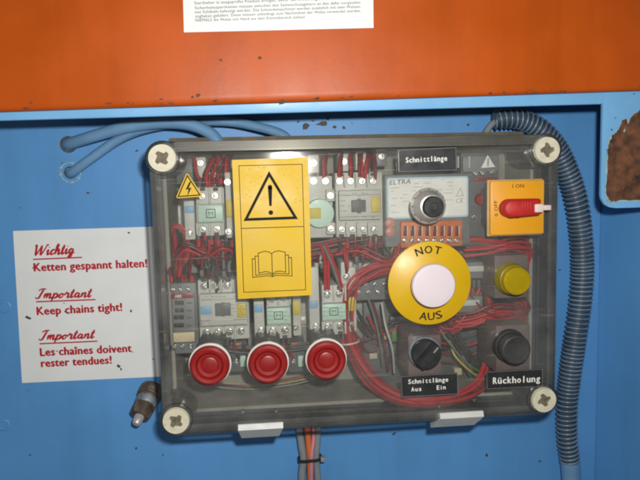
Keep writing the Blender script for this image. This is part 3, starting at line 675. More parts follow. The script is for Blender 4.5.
def mark(parent, x0, y0, x1, y1, w):
    """square logo print on a label"""
    r = rect(x0, y0, x1, y1, w); mb = MB(); frame_line(mb, [(r[0], r[1]), (r[2], r[1]), (r[2], r[3]), (r[0], r[3])], .55, w+.06)
    cu, cv = (r[0]+r[2])/2, (r[1]+r[3])/2; hw, hh = (r[2]-r[0])*.22, (r[3]-r[1])*.22
    strip(mb, [(cu-hw, cv-hh), (cu-hw, cv+hh), (cu, cv-hh*.2), (cu+hw, cv+hh), (cu+hw, cv-hh)], .35, w+.07); mb.build('print', M_BLACK_INK, parent, ang=180)
def dividers(parent, xs, y0, y1, w0, w1):
    for x in xs: pbox('divider', M_DEV, parent, x-.9, y0, x+.9, y1, w0, w1, .3)

def entry(parent, x, y, w): pbox('wire_entry', M_DARK, parent, x-2.6, y-1.9, x+2.6, y+1.5, w-.6, w+.12, .2)
def seams(parent, x0, x1, ys, w):
    for y in ys: pbox('seam', M_DEVM, parent, x0, y-.3, x1, y+.3, w-.3, w+.06, 0)
# slim relay upper left
d = dev('contactor', 'narrow contactor with mint label below the lightning triangle', 'contactor', 207, 210, 'contactors in the box')
pbox('body', M_DEV, d, 196, 187, 224, 236, 8, 60, 1); pbox('label_plate', M_MINT, d, 198, 205, 223, 222, 60, 64, .5); mark(d, 206, 209, 215.5, 218, 64.05)
for x, y in ((202, 196), (215, 195.5), (203, 229), (217, 228.5)): scr(d, x, y, 61.5)
for x in (202.5, 215.5): entry(d, x, 189.5, 60); entry(d, x+1, 234.5, 60)
seams(d, 197.5, 223, (204, 223), 60); dividers(d, (197, 209.3, 223), 188, 204, 59, 63.5); dividers(d, (197, 209.8, 223), 223, 235, 59, 63.5)
d = dev('terminal_block', 'slim grey side block with blue tab beside the mint labelled contactor', 'terminal block', 188, 210)
pbox('body', M_DEV, d, 184, 190, 194.5, 240, 8, 56, 1); pbox('blue_tab', M_BLUETAB, d, 185, 206, 193.5, 213, 56, 57.2, .3); scr(d, 189, 233, 57)
d = dev('terminal_block', 'grey auxiliary block with yellow tag left of the yellow warning sticker', 'terminal block', 229, 207)
pbox('body', M_DEV, d, 225.5, 172, 247, 238, 8, 58, 1); pbox('yellow_tag', M_TAG, d, 226, 200, 234, 217, 58, 60.2, .4); scr(d, 227.5, 182, 59.5); scr(d, 228.5, 231.5, 59.5)
d = dev('terminal_block', 'small pale terminal at the top beside the lightning triangle', 'terminal block', 200, 164)
pbox('body', M_DEV, d, 196, 157, 206, 178, 8, 48, .8); scr(d, 200.5, 163, 49.5)
d = dev('terminal_block', 'pale terminal between red wires above the mint labelled contactor', 'terminal block', 213, 180)
pbox('body', M_DEV, d, 209, 172, 219, 186, 8, 46, .8); scr(d, 213.5, 179, 47)
d = dev('terminal_block', 'dark terminal behind the lightning triangle', 'terminal block', 184, 172)
pbox('body', M_DEVD, d, 176, 158, 193, 184, 8, 44, 1)

def tiny_print(parent, x0, y0, x1, y1, w, rows, seed):
    random.seed(seed); mb = MB()
    for r_i in range(rows):
        y = y0+(y1-y0)*(r_i+.5)/rows; x = x0
        while x < x1-1:
            l = min(random.uniform(.8, 3.0), x1-x); a_ = at(x, y, w); b_ = at(x+l, y-.03*l, w)
            if random.random() < .7: strip(mb, [a_[:2], b_[:2]], .34, w)
            x += l+random.uniform(.8, 2)
    mb.build('print', M_GREY_INK, parent, ang=180)['kind'] = 'stuff'
# timer with round mint dial and the wide contactor right of the sticker
d = dev('timer_relay', 'grey timer relay with round mint dial at right edge of the warning sticker', 'timer', 317, 208)
pbox('body', M_DEV, d, 296, 176, 333, 238, 8, 56, 1)
p = at(320, 213.5, 62); MB().lathe(p[0], p[1], [(10.8, 55.5), (10.8, 60.5), (10.2, 61.6), (8, 61.8), (.01, 61.8)], 36).build('dial', M_MINT, d)
pbox('yellow_tag', M_TAG, d, 309, 208, 321, 218.5, 61.6, 63, .3)
for x, y in ((313.5, 181), (325.5, 181)): scr(d, x, y, 57.5)
for x, y in ((330.5, 195.5), (331, 228.5)):
    r = rect(x-4.5, y-6, x+4.5, y+6, 62); MB().box(r[0], r[1], 50, r[2], r[3], 62, .8).build('terminal_post', M_DEV, d); scr(d, x, y, 63)
d = dev('contactor', 'wide light grey contactor with yellow tag left of the white rating label', 'contactor', 358, 207, 'contactors in the box')
pbox('body', M_DEV, d, 335.5, 172, 383, 237, 8, 56, 1.2); pbox('front_block', M_DEV, d, 339, 190, 381, 220, 55, 62, 1)
pbox('actuator', M_DEVD, d, 351.5, 200, 366, 212, 61.5, 63.4, .5); pbox('actuator_slot', M_DEVM, d, 357, 198.5, 361, 213.5, 61.5, 62.6, .3); pbox('yellow_tag', M_TAG, d, 371.5, 196.5, 380.5, 212.5, 61.8, 63.4, .4)
for x in (339.5, 350.5, 362, 373): scr(d, x, 181+.0*(x-339), 57.5)
for x in (342, 352.5, 364, 374.5): scr(d, x, 229, 57.5)
tiny_print(d, 340.5, 193, 350, 219, 62.08, 5, 2); tiny_print(d, 352, 192, 369, 198, 62.08, 2, 3); tiny_print(d, 353, 215, 379, 219, 62.08, 1, 4)
for x in (339.5, 350.5, 362, 373): entry(d, x, 174.5, 56); entry(d, x+2, 236, 56)
seams(d, 340.5, 380, (195, 216.5), 62); dividers(d, (345, 356.5, 368), 174, 187, 55, 60.5); dividers(d, (347, 358, 369), 223, 236, 55, 60.5)
for x, y, lab in ((313.5, 163, 'pale terminal with screw at the top right corner of the warning sticker'), (344, 161.5, 'pale terminal with screw above the wide contactor, left of the pair'), (361, 160.5, 'pale terminal with screw above the wide contactor, right of the pair'), (381.5, 156.5, 'pale terminal with screw left of the top name plate')):
    d = dev('terminal_block', lab, 'terminal block', x, y)
    pbox('body', M_DEV if x < 375 else M_DEVM, d, x-5.5, y-9, x+5.5, y+10, 8, 44, .8); scr(d, x, y, 45.5)

# sensor module with the rating label, orange terminals
d = dev('sensor_module', 'dark module with white rating label behind the chrome knob', 'module', 428, 205)
pbox('body', M_DEVM, d, 385, 174, 470, 246, 8, 66, 1.2)
lb = rect(387, 177, 468.5, 218, 67)
lbo = MB().prism(rrect(lb[0], lb[1], lb[2], lb[3], 2), 65.8, 66.6).build('rating_label', M_LABELB, d)
mb = MB(); mb.prism(rrect(lb[0]+1.3, lb[1]+1.3, lb[2]-1.3, lb[3]-1.3, 1.2), 66.5, 66.75); mb.build('label_face', M_LABELW, lbo)
ink = MB(); A = at(389.5, 185, 66.8); B = at(410.5, 183.6, 66.8); put_text(ink, 'ELTRA', A, B, 3.3, .01, .2); ink.build('lettering', M_GREY_INK, lbo, ang=180); ink = MB()
A = at(456, 203, 66.8); B = at(463, 202.6, 66.8); put_text(ink, 'CE', A, B, 3.2, .0)
A = at(455.5, 196.5, 66.8)[:2]; B = at(463.5, 196, 66.8)[:2]; D = at(460.5, 187.5, 66.8)[:2]; frame_line(ink, [A, B, D], .35, 66.82)
random.seed(5)
for yy in (181.5, 184.5, 188, 191.5, 195, 198.5, 202, 205.5, 209, 212.5):
    x = 414 if yy < 186 else 391
    while x < 452:
        l = random.uniform(2, 9); a_ = at(x, yy-.035*(x-390), 66.8); b_ = at(min(x+l, 453), yy-.035*(x+l-390), 66.8)
        if random.random() < .62: strip(ink, [a_[:2], b_[:2]], .32, 66.81)
        x += l+random.uniform(1.5, 7)
ink.v = [(x, y, 66.82) for x, y, z in ink.v]; ink.build('print', M_PALE_INK, lbo, ang=180)
pbox('orange_terminal_strip', M_ORT, d, 401, 221, 462.5, 247, 50, 70, .8)
for k in range(8):
    x = 405+k*7.4; pbox('terminal_slot', M_WDRED, d, x-1.6, 226, x+1.8, 236, 69, 70.5, .2)
    pbox('wire_clamp', M_CREAM, d, x+1.9, 226, x+3.0, 236, 69.5, 71, .2); scr(d, x, 240.5, 70, SCR2)
# varistor
d = dev('varistor', 'pink disc varistors on green and yellow leads left of the stop disc', 'varistor', 390, 228)
for y in (223, 232):
    p = at(390.5, y, 68); MB().lathe(p[0], p[1], [(3.4, 64.5), (3.9, 66), (3.6, 67.6), (2.3, 68.3), (.01, 68.5)], 22).build('disc', M_PINK, d)
for sgn, m in ((-1, M_WGRN), (1, M_TAG)):
    MB().tube(cr([at(390+sgn*1.5, 235, 65), at(391+sgn*4.5, 240, 64), at(390+sgn*3, 247, 60), at(391, 253, 52), at(392, 258, 30)], 6), .9, 8).build('lead', m, d)

# breaker module at right top with small warning triangle
d = dev('breaker', 'dark circuit breaker with small white warning triangle at upper right', 'breaker', 476, 180)
pbox('body', M_DEVD, d, 461, 152, 499, 246, 8, 62, 1.2); pbox('clear_flap', M_DEVM, d, 463, 156, 498, 172, 62, 65, .6)
A, B, D = at(481, 168, 65.1)[:2], at(495, 167, 65.1)[:2], at(487.5, 155, 65.1)[:2]
t_ = MB().prism([A, B, D], 64.9, 65.4).build('warning_mark', M_LABELW, d)
mb = MB(); A = at(488, 165.8, 65.5); B = at(488.2, 158.8, 65.5); strip(mb, [A[:2], B[:2]], .7, 65.46); mb.build('print', M_DARK, t_, ang=180)
for x in (455.5, 458.5, 469.5): pbox('clear_rib', M_CLIP, d, x-.5, 156, x+.6, 168, 60, 66.5, .2)
pbox('red_strip', M_REDP, d, 474, 177.5, 498, 181, 62, 62.6, .2)
p = at(481, 199.5, 64); MB().lathe(p[0], p[1], [(4.4, 61.5), (4.4, 64), (3.8, 64.8), (.01, 65)], 26).build('reset_button', M_REDP, d)
for x, y in ((476, 173), (483, 172.5), (493, 172)): scr(d, x, y, 65.2, SCR2)
for x, y in ((474, 217), (484, 216.5)): scr(d, x, y, 62.5, SCR2)
# overload relay lower left with a red strip
d = dev('breaker', 'slate grey circuit breaker with red strip and beige label at lower left', 'breaker', 183, 316)
pbox('body', M_DEVM, d, 166.5, 283, 197.5, 354, 8, 58, 1.2); pbox('front', M_DEVM, d, 168.5, 294, 195.5, 343, 57, 61, .8)
rs = pbox('red_strip', M_REDP, d, 169, 293.5, 193.5, 298.5, 61, 61.5, .2)
mb = MB(); put_text(mb, 'ABB', at(175, 297.7, 61.6), at(181.5, 297.4, 61.6), 2.1, .03); mb.build('lettering', M_ENGRAVE, rs, ang=180)
for yy in (303, 310.5, 317.5, 325.5):
    for k in range(2): pbox('setting_dial', M_BLACKM, d, 174.5+k*5+random.uniform(-1, 1), yy-2.2, 178.8+k*5, yy+2, 61, 62.2, .5)
    pbox('print', M_GREY_INK, d, 187, yy-.5, 192, yy+.8, 60.9, 61.2, .1)
pbox('beige_label', M_BEIGE, d, 170.5, 332.5, 194.5, 342, 61, 61.6, .2)
for x, y in ((173, 290), (180, 290), (188, 289.5), (174, 347.5), (182, 347.3), (190, 347)): scr(d, x, y, 58.5, SCR2)

# contactor with dark actuator lower left
d = dev('contactor', 'light grey contactor with dark square actuator above the left red button', 'contactor', 223, 310, 'contactors in the box')
pbox('body', M_DEV, d, 198.5, 279, 249, 340, 8, 56, 1.2); pbox('front_block', M_DEV, d, 199.5, 293.5, 247, 325.5, 55, 61, 1)
pbox('actuator', M_DEVD, d, 215, 303.5, 230.5, 316, 60.5, 62.8, .5); pbox('actuator_slot', M_MAUVE, d, 221.3, 303, 224.3, 316.5, 60.5, 63.1, .3)
pbox('blue_tab', M_BLUETAB, d, 200.5, 306.5, 211.5, 314.5, 60.9, 62, .3); pbox('yellow_tag', M_TAG, d, 237, 303.5, 246, 317.5, 60.9, 62.6, .4)
pbox('moulded_frame', M_DEV, d, 211, 298, 233, 300, 60.5, 61.7, .3); pbox('moulded_frame', M_DEV, d, 211, 319.5, 234, 321, 60.5, 61.7, .3)
for x, y in ((204, 286.5), (215.5, 286), (227, 285.5), (206, 333), (218, 332.6), (229.5, 332.2), (241, 331.5)): scr(d, x, y, 57.5)
tiny_print(d, 201, 316.5, 210.5, 325, 61.08, 3, 5); tiny_print(d, 201, 295, 246, 298, 61.08, 1, 6); tiny_print(d, 231, 303, 236, 317, 61.08, 4, 7); tiny_print(d, 238.5, 305, 245, 316, 62.68, 4, 8)
for x in (204, 215.5, 227): entry(d, x, 280.5, 56); entry(d, x+2, 339, 56)
seams(d, 201, 246, (299.2, 320.3), 61); seams(d, 200, 248, (293.6, 326.2), 56.2); dividers(d, (209.7, 221.3, 233), 279.5, 292, 55, 60); dividers(d, (212, 223.7, 235.3), 327, 339.5, 55, 60)

# two narrow contactors in the lower row
def narrow(x0, dy, lab1, lab2, lab3):
    s = dev('terminal_block', lab2, 'terminal block', x0-9, 315+dy)
    pbox('body', M_DEV, s, x0-13, 270+dy, x0-2.5, 339+dy, 8, 57, 1); pbox('blue_tab', M_BLUETAB, s, x0-12, 304+dy, x0-4, 311.5+dy, 57, 58.2, .3); scr(s, x0-5.5, 330+dy, 58)
    d = dev('contactor', lab1, 'contactor', x0+12, 312+dy, 'contactors in the box')
    pbox('body', M_DEV, d, x0, 288+dy, x0+24.5, 338+dy, 8, 58, 1); pbox('label_plate', M_MINT, d, x0+.3, 307+dy, x0+24, 323+dy, 58, 62, .5); mark(d, x0+7.5, 310.5+dy, x0+16.5, 318.5+dy, 62.05)
    for x, y in ((x0+5.5, 298), (x0+17.5, 297), (x0+6.5, 330), (x0+18.5, 329.5)): scr(d, x, y+dy, 59.5)
    tiny_print(d, x0+1.2, 308.5+dy, x0+6.5, 321+dy, 62.08, 3, 9); tiny_print(d, x0+17.8, 309+dy, x0+23, 321+dy, 62.08, 3, 10)
    for k in (5.5, 17.5): entry(d, x0+k, 291+dy, 58); entry(d, x0+k+1, 336+dy, 58)
    seams(d, x0+1, x0+24, (305.6+dy, 324.2+dy), 58)
    dividers(d, (x0+1, x0+11.8, x0+23.5), 288+dy, 304+dy, 57, 61.5); dividers(d, (x0+1, x0+12.3, x0+23.5), 325+dy, 337+dy, 57, 61.5)
    a = dev('terminal_block', lab3, 'terminal block', x0+30, 310+dy)
    pbox('body', M_DEV, a, x0+26, 270+dy, x0+34.5, 335+dy, 8, 56, 1); pbox('yellow_tag', M_TAG, a, x0+26.3, 300+dy, x0+34, 314+dy, 56, 58, .4); scr(a, x0+29.5, 327+dy, 57.5, SCR2)
narrow(266.5, 1, 'narrow contactor with mint label above the middle red button', 'slim grey side block with blue tab above the middle red button, left', 'slim block with yellow tag below the lower right of the warning sticker')
narrow(322, -3, 'narrow contactor with mint label above the right red button', 'slim grey side block with blue tab above the right red button', 'slim grey block beside the thick red wire loop')
d = dev('terminal_block', 'pale terminal with screw over the rightmost mint labelled contactor', 'terminal block', 347, 272)
pbox('body', M_DEV, d, 341, 262, 353, 292, 8, 54, .8); scr(d, 347, 277, 55.5)

# terminal strip in the middle right, connectors
d = dev('terminal_strip', 'grey terminal strip with silver clamps inside the red wire loop', 'terminal strip', 373, 272)
pbox('body', M_DEVM, d, 350, 262, 402, 300, 8, 42, 1); pbox('marker_strip', M_BEIGE, d, 366, 272, 392, 277, 42, 43, .3)
tiny_print(d, 367, 272.5, 391, 276.5, 43.08, 1, 11)
for k in range(5):
    x = 356+k*9.5; pbox('clamp', M_DEV if k % 2 else M_WGREY, d, x-3, 264-.03*k*9, x+3, 271, 42, 47, .6); scr(d, x, 284, 43, SCR2); scr(d, x+3, 292, 43, SCR2)
for x, y, lab in ((474, 273, 'grey plastic connector right of the stop disc, upper'), (470, 307, 'grey plastic connector right of the stop disc, lower')):
    d = dev('connector', lab, 'connector', x, y)
    pbox('body', M_WGREY, d, x-13, y-11, x+13, y+6, 20, 62, 1.5); pbox('front', M_DEV, d, x-9, y-7, x+10, y-1, 61.5, 64.5, .6)
    for k in range(5): pbox('rib', M_DEVD, d, x-11+k*5, y+7, x-8.5+k*5, y+15, 40, 60, .4)
d = dev('circuit_board', 'dark board with pale components behind the selector switch', 'circuit board', 400, 345)
pbox('board', M_DEVD, d, 364, 300, 492, 384, 8, 14, .6)
random.seed(21)
for k in range(16):
    x, y = random.choice(((random.uniform(368, 404), random.uniform(318, 374)), (random.uniform(448, 486), random.uniform(330, 374))))
    pbox('chip', random.choice((M_BLACKM, M_DEVM, M_DEVM, M_BEIGE, M_WGREY)), d, x-random.uniform(2, 5), y-random.uniform(2, 4), x+random.uniform(2, 5), y+random.uniform(2, 4), 13.5, random.uniform(18, 26), .5)
pbox('green_chip', M_WGRN, d, 392, 329, 398, 342, 13.5, 32, .6)

# ================================================================== WIRES
def inside(p, m=1.6): return (max(-136+m, min(136-m, p[0])), max(-98+m, min(96-m, p[1])), p[2])
def wires(label, path, n, spread, r=1.15, mats=(M_WRED, M_WRED, M_WDRED), seed=1, wsp=4, tie=None, name='wire_bundle'):
    """loose bundle that follows a path (x, y, w); every wire is a tube of its own"""
    random.seed(seed); p0 = at(*path[0]); t = thing(name, label, 'wires' if n > 1 else 'wire', p0)
    for i in range(n):
        a = random.uniform(0, 6.28); q = math.sqrt(random.random()); dx, dy, dw = spread*q*math.cos(a), spread*q*math.sin(a), random.uniform(-wsp, wsp)
        pts = []
        for k, (x, y, w) in enumerate(path):
            s = random.uniform(.8, 1.15)
            pts.append(inside(at(x+dx*s+random.uniform(-.5, .5), y+dy*s+random.uniform(-.5, .5), min(83.5, max(7, w+dw))), 1.6+2.5*random.random()))
        MB().tube(cr(pts, 5), r*.84, 8).build('wire', mats[i % len(mats)], t)
    for (x, y, w, rr, ang) in (tie or ()):
        c = at(x, y, w); ring = [(c[0]+rr*math.cos(b)*math.cos(ang), c[1]+rr*math.cos(b)*math.sin(ang), c[2]+rr*.8*math.sin(b)) for b in [2*math.pi*k/20 for k in range(21)]]
        MB().tube(ring, .8, 6).build('cable_tie', M_TIE, t)
    return t
wires('thick loop of red wires tied inside the right half of the box', [(432, 262, 46), (405, 266, 48), (375, 271, 52), (354, 285, 54), (346, 308, 54), (349, 338, 54), (363, 369, 55), (385, 391, 64), (415, 402, 72), (450, 400.5, 72), (478, 388, 62), (490, 362, 52), (492, 335, 46)], 28, 7.0, 1.3, seed=2, wsp=6,
      tie=((348.5, 342, 56, 8.2, 0.1), (402, 394, 58, 8.2, 1.25)))
wires('dark red wires running between the upper and lower device rows', [(168, 252, 40), (195, 246, 44), (230, 250, 46), (270, 252, 44), (312, 250, 46), (345, 244, 48), (380, 239, 48), (410, 246, 46), (450, 250, 44)], 18, 7.5, 1.1, (M_WRED, M_WDRED, M_WDRED, M_WBLK), 3, 7)
wires('red wires curling along the left side of the box', [(172, 262, 46), (162, 238, 50), (170, 226, 52), (184, 230, 52), (186, 250, 50), (180, 272, 48), (178, 292, 46)], 6, 3.5, 1.1, seed=4)
wires('red wires passing over the right connectors to the main switch', [(446, 246, 54), (470, 240, 58), (495, 243, 58), (520, 249, 54), (534, 256, 44), (530, 280, 24), (526, 300, 9)], 14, 5.0, 1.2, seed=5, wsp=6)
wires('tangle of red wires behind the stop disc', [(400, 262, 40), (420, 300, 44), (440, 325, 46), (462, 318, 48), (470, 290, 48), (462, 262, 46), (445, 252, 46)], 8, 9, 1.15, seed=82, wsp=8)
wires('red wires looping under the orange terminal strip', [(402, 244, 64), (398, 258, 60), (385, 262, 52), (360, 252, 48), (338, 256, 46)], 6, 6, 1.1, seed=83, wsp=6)
wires('bright red wires behind the main switch and lamp', [(466, 252, 62), (490, 250, 66), (512, 244, 66), (532, 246, 60), (538, 262, 50), (534, 300, 36), (526, 330, 12)], 7, 6, 1.2, (M_WRED,), 84, 6)
wires('red wires crossing behind the black push button', [(470, 300, 56), (490, 318, 62), (512, 320, 64), (530, 312, 56), (532, 296, 40), (524, 280, 10)], 7, 7, 1.2, (M_WRED, M_WRED, M_WDRED), 85, 6)
wires('red and grey wires lying low inside the red loop', [(356, 322, 24), (372, 340, 26), (396, 330, 26), (420, 345, 28), (455, 352, 26), (484, 340, 26)], 8, 14, 1.1, (M_WBLK, M_WDRED, M_WRED, M_WBLK), 86, 8)
wires('red wires bunched below the yellow lamp', [(455, 322, 58), (475, 318, 60), (495, 312, 62), (515, 312, 60), (532, 318, 50), (530, 340, 24), (528, 352, 10)], 15, 7, 1.2, seed=6, wsp=6)
wires('red wires hanging left of the yellow lamp block', [(486, 244, 54), (489, 262, 56), (488, 285, 56), (490, 312, 54), (492, 340, 52)], 10, 4, 1.2, seed=7, wsp=5)
wires('red wires between stop disc and lower connector', [(452, 330, 56), (462, 322, 58), (478, 293, 54), (484, 276, 50)], 8, 4, 1.2, seed=8)
wires('black wire tangle above the lower left contactor', [(190, 243, 46), (200, 252, 48), (212, 262, 50), (224, 258, 50), (236, 250, 46)], 12, 6, 1.1, (M_WBLK, M_WBLK, M_WDRED), 9, 6)
def drops(label, x0, x1, n, ytop, ybot, w, mats, seed):
    """short wires with bright crimped ferrules that drop into a terminal row"""
    random.seed(seed); t = thing('wire_bundle', label, 'wires', at((x0+x1)/2, ybot, w))
    for i in range(n):
        x = x0+(x1-x0)*i/max(1, n-1)+random.uniform(-1, 1); f = random.uniform(8, 12)
        if ybot < ytop: f = -f
        MB().tube(cr([inside(at(x+random.uniform(-7, 7), ytop, w-10)), at(x+random.uniform(-4, 4), (ytop+ybot)/2, w-2), at(x, ybot-f, w+1)], 6), 1.3, 8).build('wire', mats[i % len(mats)], t)
        MB().tube([at(x, ybot-f*1.05, w+1), at(x+.1, ybot-f*.5, w+.8)], 1.55, 8).build('sleeve', mats[(i+1) % len(mats)], t)
        MB().tube([at(x+.1, ybot-f*.5, w+.8), at(x+.2, ybot, w)], .95, 8).build('ferrule', M_SCREW, t)
drops('row of ferruled wires entering the top of the contactor above the left red button', 202, 236, 7, 246, 281, 56, (M_WBLK, M_WGREY, M_WBLK, M_WDRED), 71)
drops('row of ferruled wires entering the slate breaker at lower left', 172, 192, 4, 252, 287, 56, (M_WDRED, M_WRED, M_WBLK), 72)
drops('ferruled red wires below the narrow contactor under the lightning triangle', 199, 232, 6, 258, 235, 58, (M_WRED, M_WRED, M_WBLK), 73)
drops('ferruled red wires above the narrow contactor under the lightning triangle', 199, 221, 4, 158, 189, 57, (M_WRED, M_WDRED), 74)
drops('ferruled wires below the wide contactor', 340, 377, 6, 256, 237, 56, (M_WDRED, M_WBLK, M_WRED), 75)
drops('ferruled wires entering the blocks right of the warning sticker bottom', 311, 322, 3, 248, 272, 54, (M_WGREY, M_WDRED, M_CLIP), 76)
drops('ferruled wires entering the terminal strip inside the red loop', 356, 396, 6, 246, 266, 46, (M_WBLK, M_WGREY, M_WDRED), 77)
drops('dark wires leaving the bottom of the contactor above the left red button', 204, 243, 6, 360, 340, 55, (M_WBLK, M_WBLK, M_WDRED), 78)
drops('dark wires leaving the bottom of the narrow contactor above the middle red button', 270, 288, 4, 358, 339, 56, (M_WRED, M_WBLK, M_WBLK), 79)
drops('dark wires leaving the bottom of the narrow contactor above the right red button', 325, 344, 4, 354, 335, 56, (M_WBLK, M_WRED, M_WBLK), 80)
wires('tangle of dark red wires in front of the mid rail at left', [(168, 258, 48), (185, 248, 52), (205, 255, 50), (222, 246, 54), (240, 254, 48)], 10, 6, 1.1, (M_WRED, M_WDRED, M_WRED, M_WBLK), 81, 6)
wires('dark wires dropping into the lower left contactor', [(214, 240, 47), (213, 255, 53), (214, 268, 57), (214, 281, 55)], 9, 13, 1.3, (M_WBLK, M_WGREY, M_WBLK, M_WDRED), 31, 1.5)
wires('dark red wires dropping into the breaker with the red strip', [(182, 250, 47), (181, 264, 52), (180, 276, 54), (180, 287, 53)], 6, 7, 1.3, (M_WRED, M_WDRED, M_WBLK), 32, 1.5)
wires('red wires under the narrow contactor at upper left', [(210, 234, 58), (210, 242, 58), (208, 252, 52), (204, 262, 46)], 7, 8, 1.3, (M_WRED, M_WDRED, M_WBLK), 33, 1.5)
wires('red wires rising from the narrow contactor at upper left', [(214, 188, 58), (212, 176, 56), (218, 162, 50), (222, 150, 40)], 6, 8, 1.2, (M_WRED, M_WDRED), 34, 2)
wires('red wires beside the warning sticker at upper left', [(229, 178, 56), (229, 168, 54), (230, 156, 46), (232, 150, 34)], 4, 4, 1.2, (M_WRED, M_WDRED), 35, 2)
for i, (x, x2) in enumerate(((325, 326), (340, 341), (351, 350.5), (361, 360), (367, 369), (375.5, 375))):
    wires('red wire pair rising above the wide contactor, %s from the warning sticker' % ('first', 'second', 'third', 'fourth', 'fifth', 'sixth')[i], [(x, 178, 57), (x, 168, 57), (x2, 157, 52), (x2, 148, 40), (x2, 144, 28)], 2, 2.0, 1.35, (M_WRED, M_WDRED), 40+i, .8)
wires('red wires crossing into the rightmost mint labelled contactor', [(322, 246, 50), (326, 260, 57), (327, 274, 60), (327, 290, 60)], 4, 2.6, 1.3, (M_WRED,), 50, 1)
wires('red wires bending into the rightmost mint labelled contactor from the left', [(324, 244, 50), (331, 262, 58), (337, 276, 61), (341, 289, 60)], 4, 2.6, 1.3, (M_WRED, M_WRED, M_WGREY), 51, 1)
wires('red wire drop into the pale terminal beside the red loop', [(346, 242, 50), (346, 254, 56), (347, 266, 57), (347, 272, 54)], 3, 2.4, 1.3, (M_WRED, M_WDRED), 52, 1)
wires('grey wires hanging inside the red wire loop', [(370, 298, 40), (377, 318, 44), (383, 342, 46), (386, 368, 36)], 2, 5, 1.0, (M_WGREY, M_WDRED, M_CABG), 53, 3)
wires('pale grey wire standing upright left of the selector', [(382, 302, 40), (386, 325, 48), (392, 348, 48), (394, 372, 38)], 2, 2, 1.0, (M_WGREY, M_CLIP), 54, 2)
wires('black ribbon of wires slanting right of the selector', [(444, 318, 40), (455, 336, 50), (468, 356, 52), (480, 374, 40)], 8, 10, 1.0, (M_WBLK, M_WBLK, M_WGREY, M_WBLK), 55, 2)
wires('yellow and green wires above the Rückholung plate', [(447, 336, 40), (452, 352, 48), (466, 366, 50), (476, 372, 44)], 3, 5, 1.0, (M_WGRN, M_TAG, M_WGRN), 56, 2)
wires('loose wires lying on the floor of the box below the red buttons', [(178, 372, 22), (215, 382, 26), (255, 385, 24), (300, 378, 26), (338, 366, 26)], 4, 5, 1.1, (M_TAN, M_WDRED, M_WGREY, M_TAN), 57, 4)
wires('dark wires hanging below the lower device row', [(200, 338, 50), (225, 346, 52), (262, 348, 50), (300, 346, 52), (342, 338, 50)], 9, 5, 1.2, (M_WBLK, M_WDRED, M_WBLK, M_WRED), 58, 6)
for x, lab in ((238, 'orange and green terminal between the left and middle red buttons'), (296, 'orange and green terminal between the middle and right red buttons')):
    d = dev('terminal_block', lab, 'terminal block', x, 356)
    pbox('body', M_DEVD, d, x-8, 342, x+9, 372, 8, 44, 1); pbox('orange_cap', M_ORT, d, x-5, 343, x+2, 351, 44, 50, .6); pbox('green_cap', M_MINT, d, x+2, 356, x+8, 367, 44, 48, .6); scr(d, x-2, 362, 44.5, SCR2)

# ================================================================== OUTSIDE THE BOX
def hole(x, y, r, label):
    p = at(x, y, 0); h = MB(); h.ring(p[0], p[1], r*.72, r, -.5, 1.2, 30, .5); return p
cb = thing('cable', 'thick blue painted cable from the upper hole in the wall to the box', 'cable', at(68, 144, 0), 'painted cables')
MB().tube(cr([at(67, 144.5, -4), at(72, 143, 10), at(96, 135.5, 20), at(125, 127.5, 26), at(160, 122.8, 30), at(188, 124.5, 32), at(208, 132, 34), at(217, 141, 36), at(221, 152, 36)], 8), 4.6, 16).build('sheath', M_CABB, cb)
p = at(68.5, 144.5, 0); MB().ring(p[0], p[1], 4.9, 6.6, -.5, .9, 30, .4).build('grommet', M_BRASS, cb)
cb = thing('cable', 'thinner blue painted cable from the lower hole in the wall to the box', 'cable', at(69, 174, 0), 'painted cables')
MB().tube(cr([at(69.5, 174, -4), at(74, 171, 8), at(95, 155.5, 15), at(122, 137.5, 18), at(150, 127.5, 20), at(185, 122.5, 20), at(225, 121.5, 22), at(256, 126.5, 26), at(282, 134.5, 30), at(292, 146, 33)], 8), 3.7, 16).build('sheath', M_CABB, cb)
p = at(70.5, 172.5, 0); MB().ring(p[0], p[1], 7.4, 8.3, -.5, .45, 30, .2).build('grommet', M_CHIP, cb)
MB().ring(p[0], p[1], 4.0, 5.0, -.5, .7, 26, .3).build('hole_edge', M_DARK, cb)
for a in (2.6, 3.3, 4.9, 5.6, 1.3):
    MB().prism(blob(p[0]+7.8*math.cos(a), p[1]+7.8*math.sin(a), 1.0, 7, .5, 1.4), -.2, .55).build('scrape', M_CHIP, cb)

# corrugated conduit
hz = thing('conduit', 'ribbed blue grey spiral conduit curving down right of the control box', 'conduit', at(571, 466, 0))
path = [at(*q) for q in ((494, 120, 26), (508, 118.5, 27), (524, 120.5, 27), (541, 130, 26), (556, 147, 24), (567, 170, 22), (576, 200, 20), (581, 235, 18), (582.5, 270, 17), (580, 305, 16.5), (575, 340, 16), (570, 375, 15.5), (567, 405, 15), (567, 435, 15), (570, 463, 15))]
fine = cr(path, 40); seglen = [0]
for a, b in zip(fine[:-1], fine[1:]): seglen.append(seglen[-1]+(b-a).length)
tot = seglen[-1]; step = .55; res = []; j = 0
for i in range(int(tot/step)):
    s = i*step
    while seglen[j+1] < s: j += 1
    res.append(fine[j].lerp(fine[j+1], (s-seglen[j])/(seglen[j+1]-seglen[j])))
def rbase(i):
    s = i*step/tot; return 7.4+1.5*min(1, s*3.0)-1.0*max(0, (s-.72)/.28)
core = res[::4]
MB().tube(core, 8, 22, rf=lambda i, q: rbase(i*4)-.75).build('hose_core', M_HOSE, hz)
hel = []; up = Vector((0, 0, 1)); ph = 0
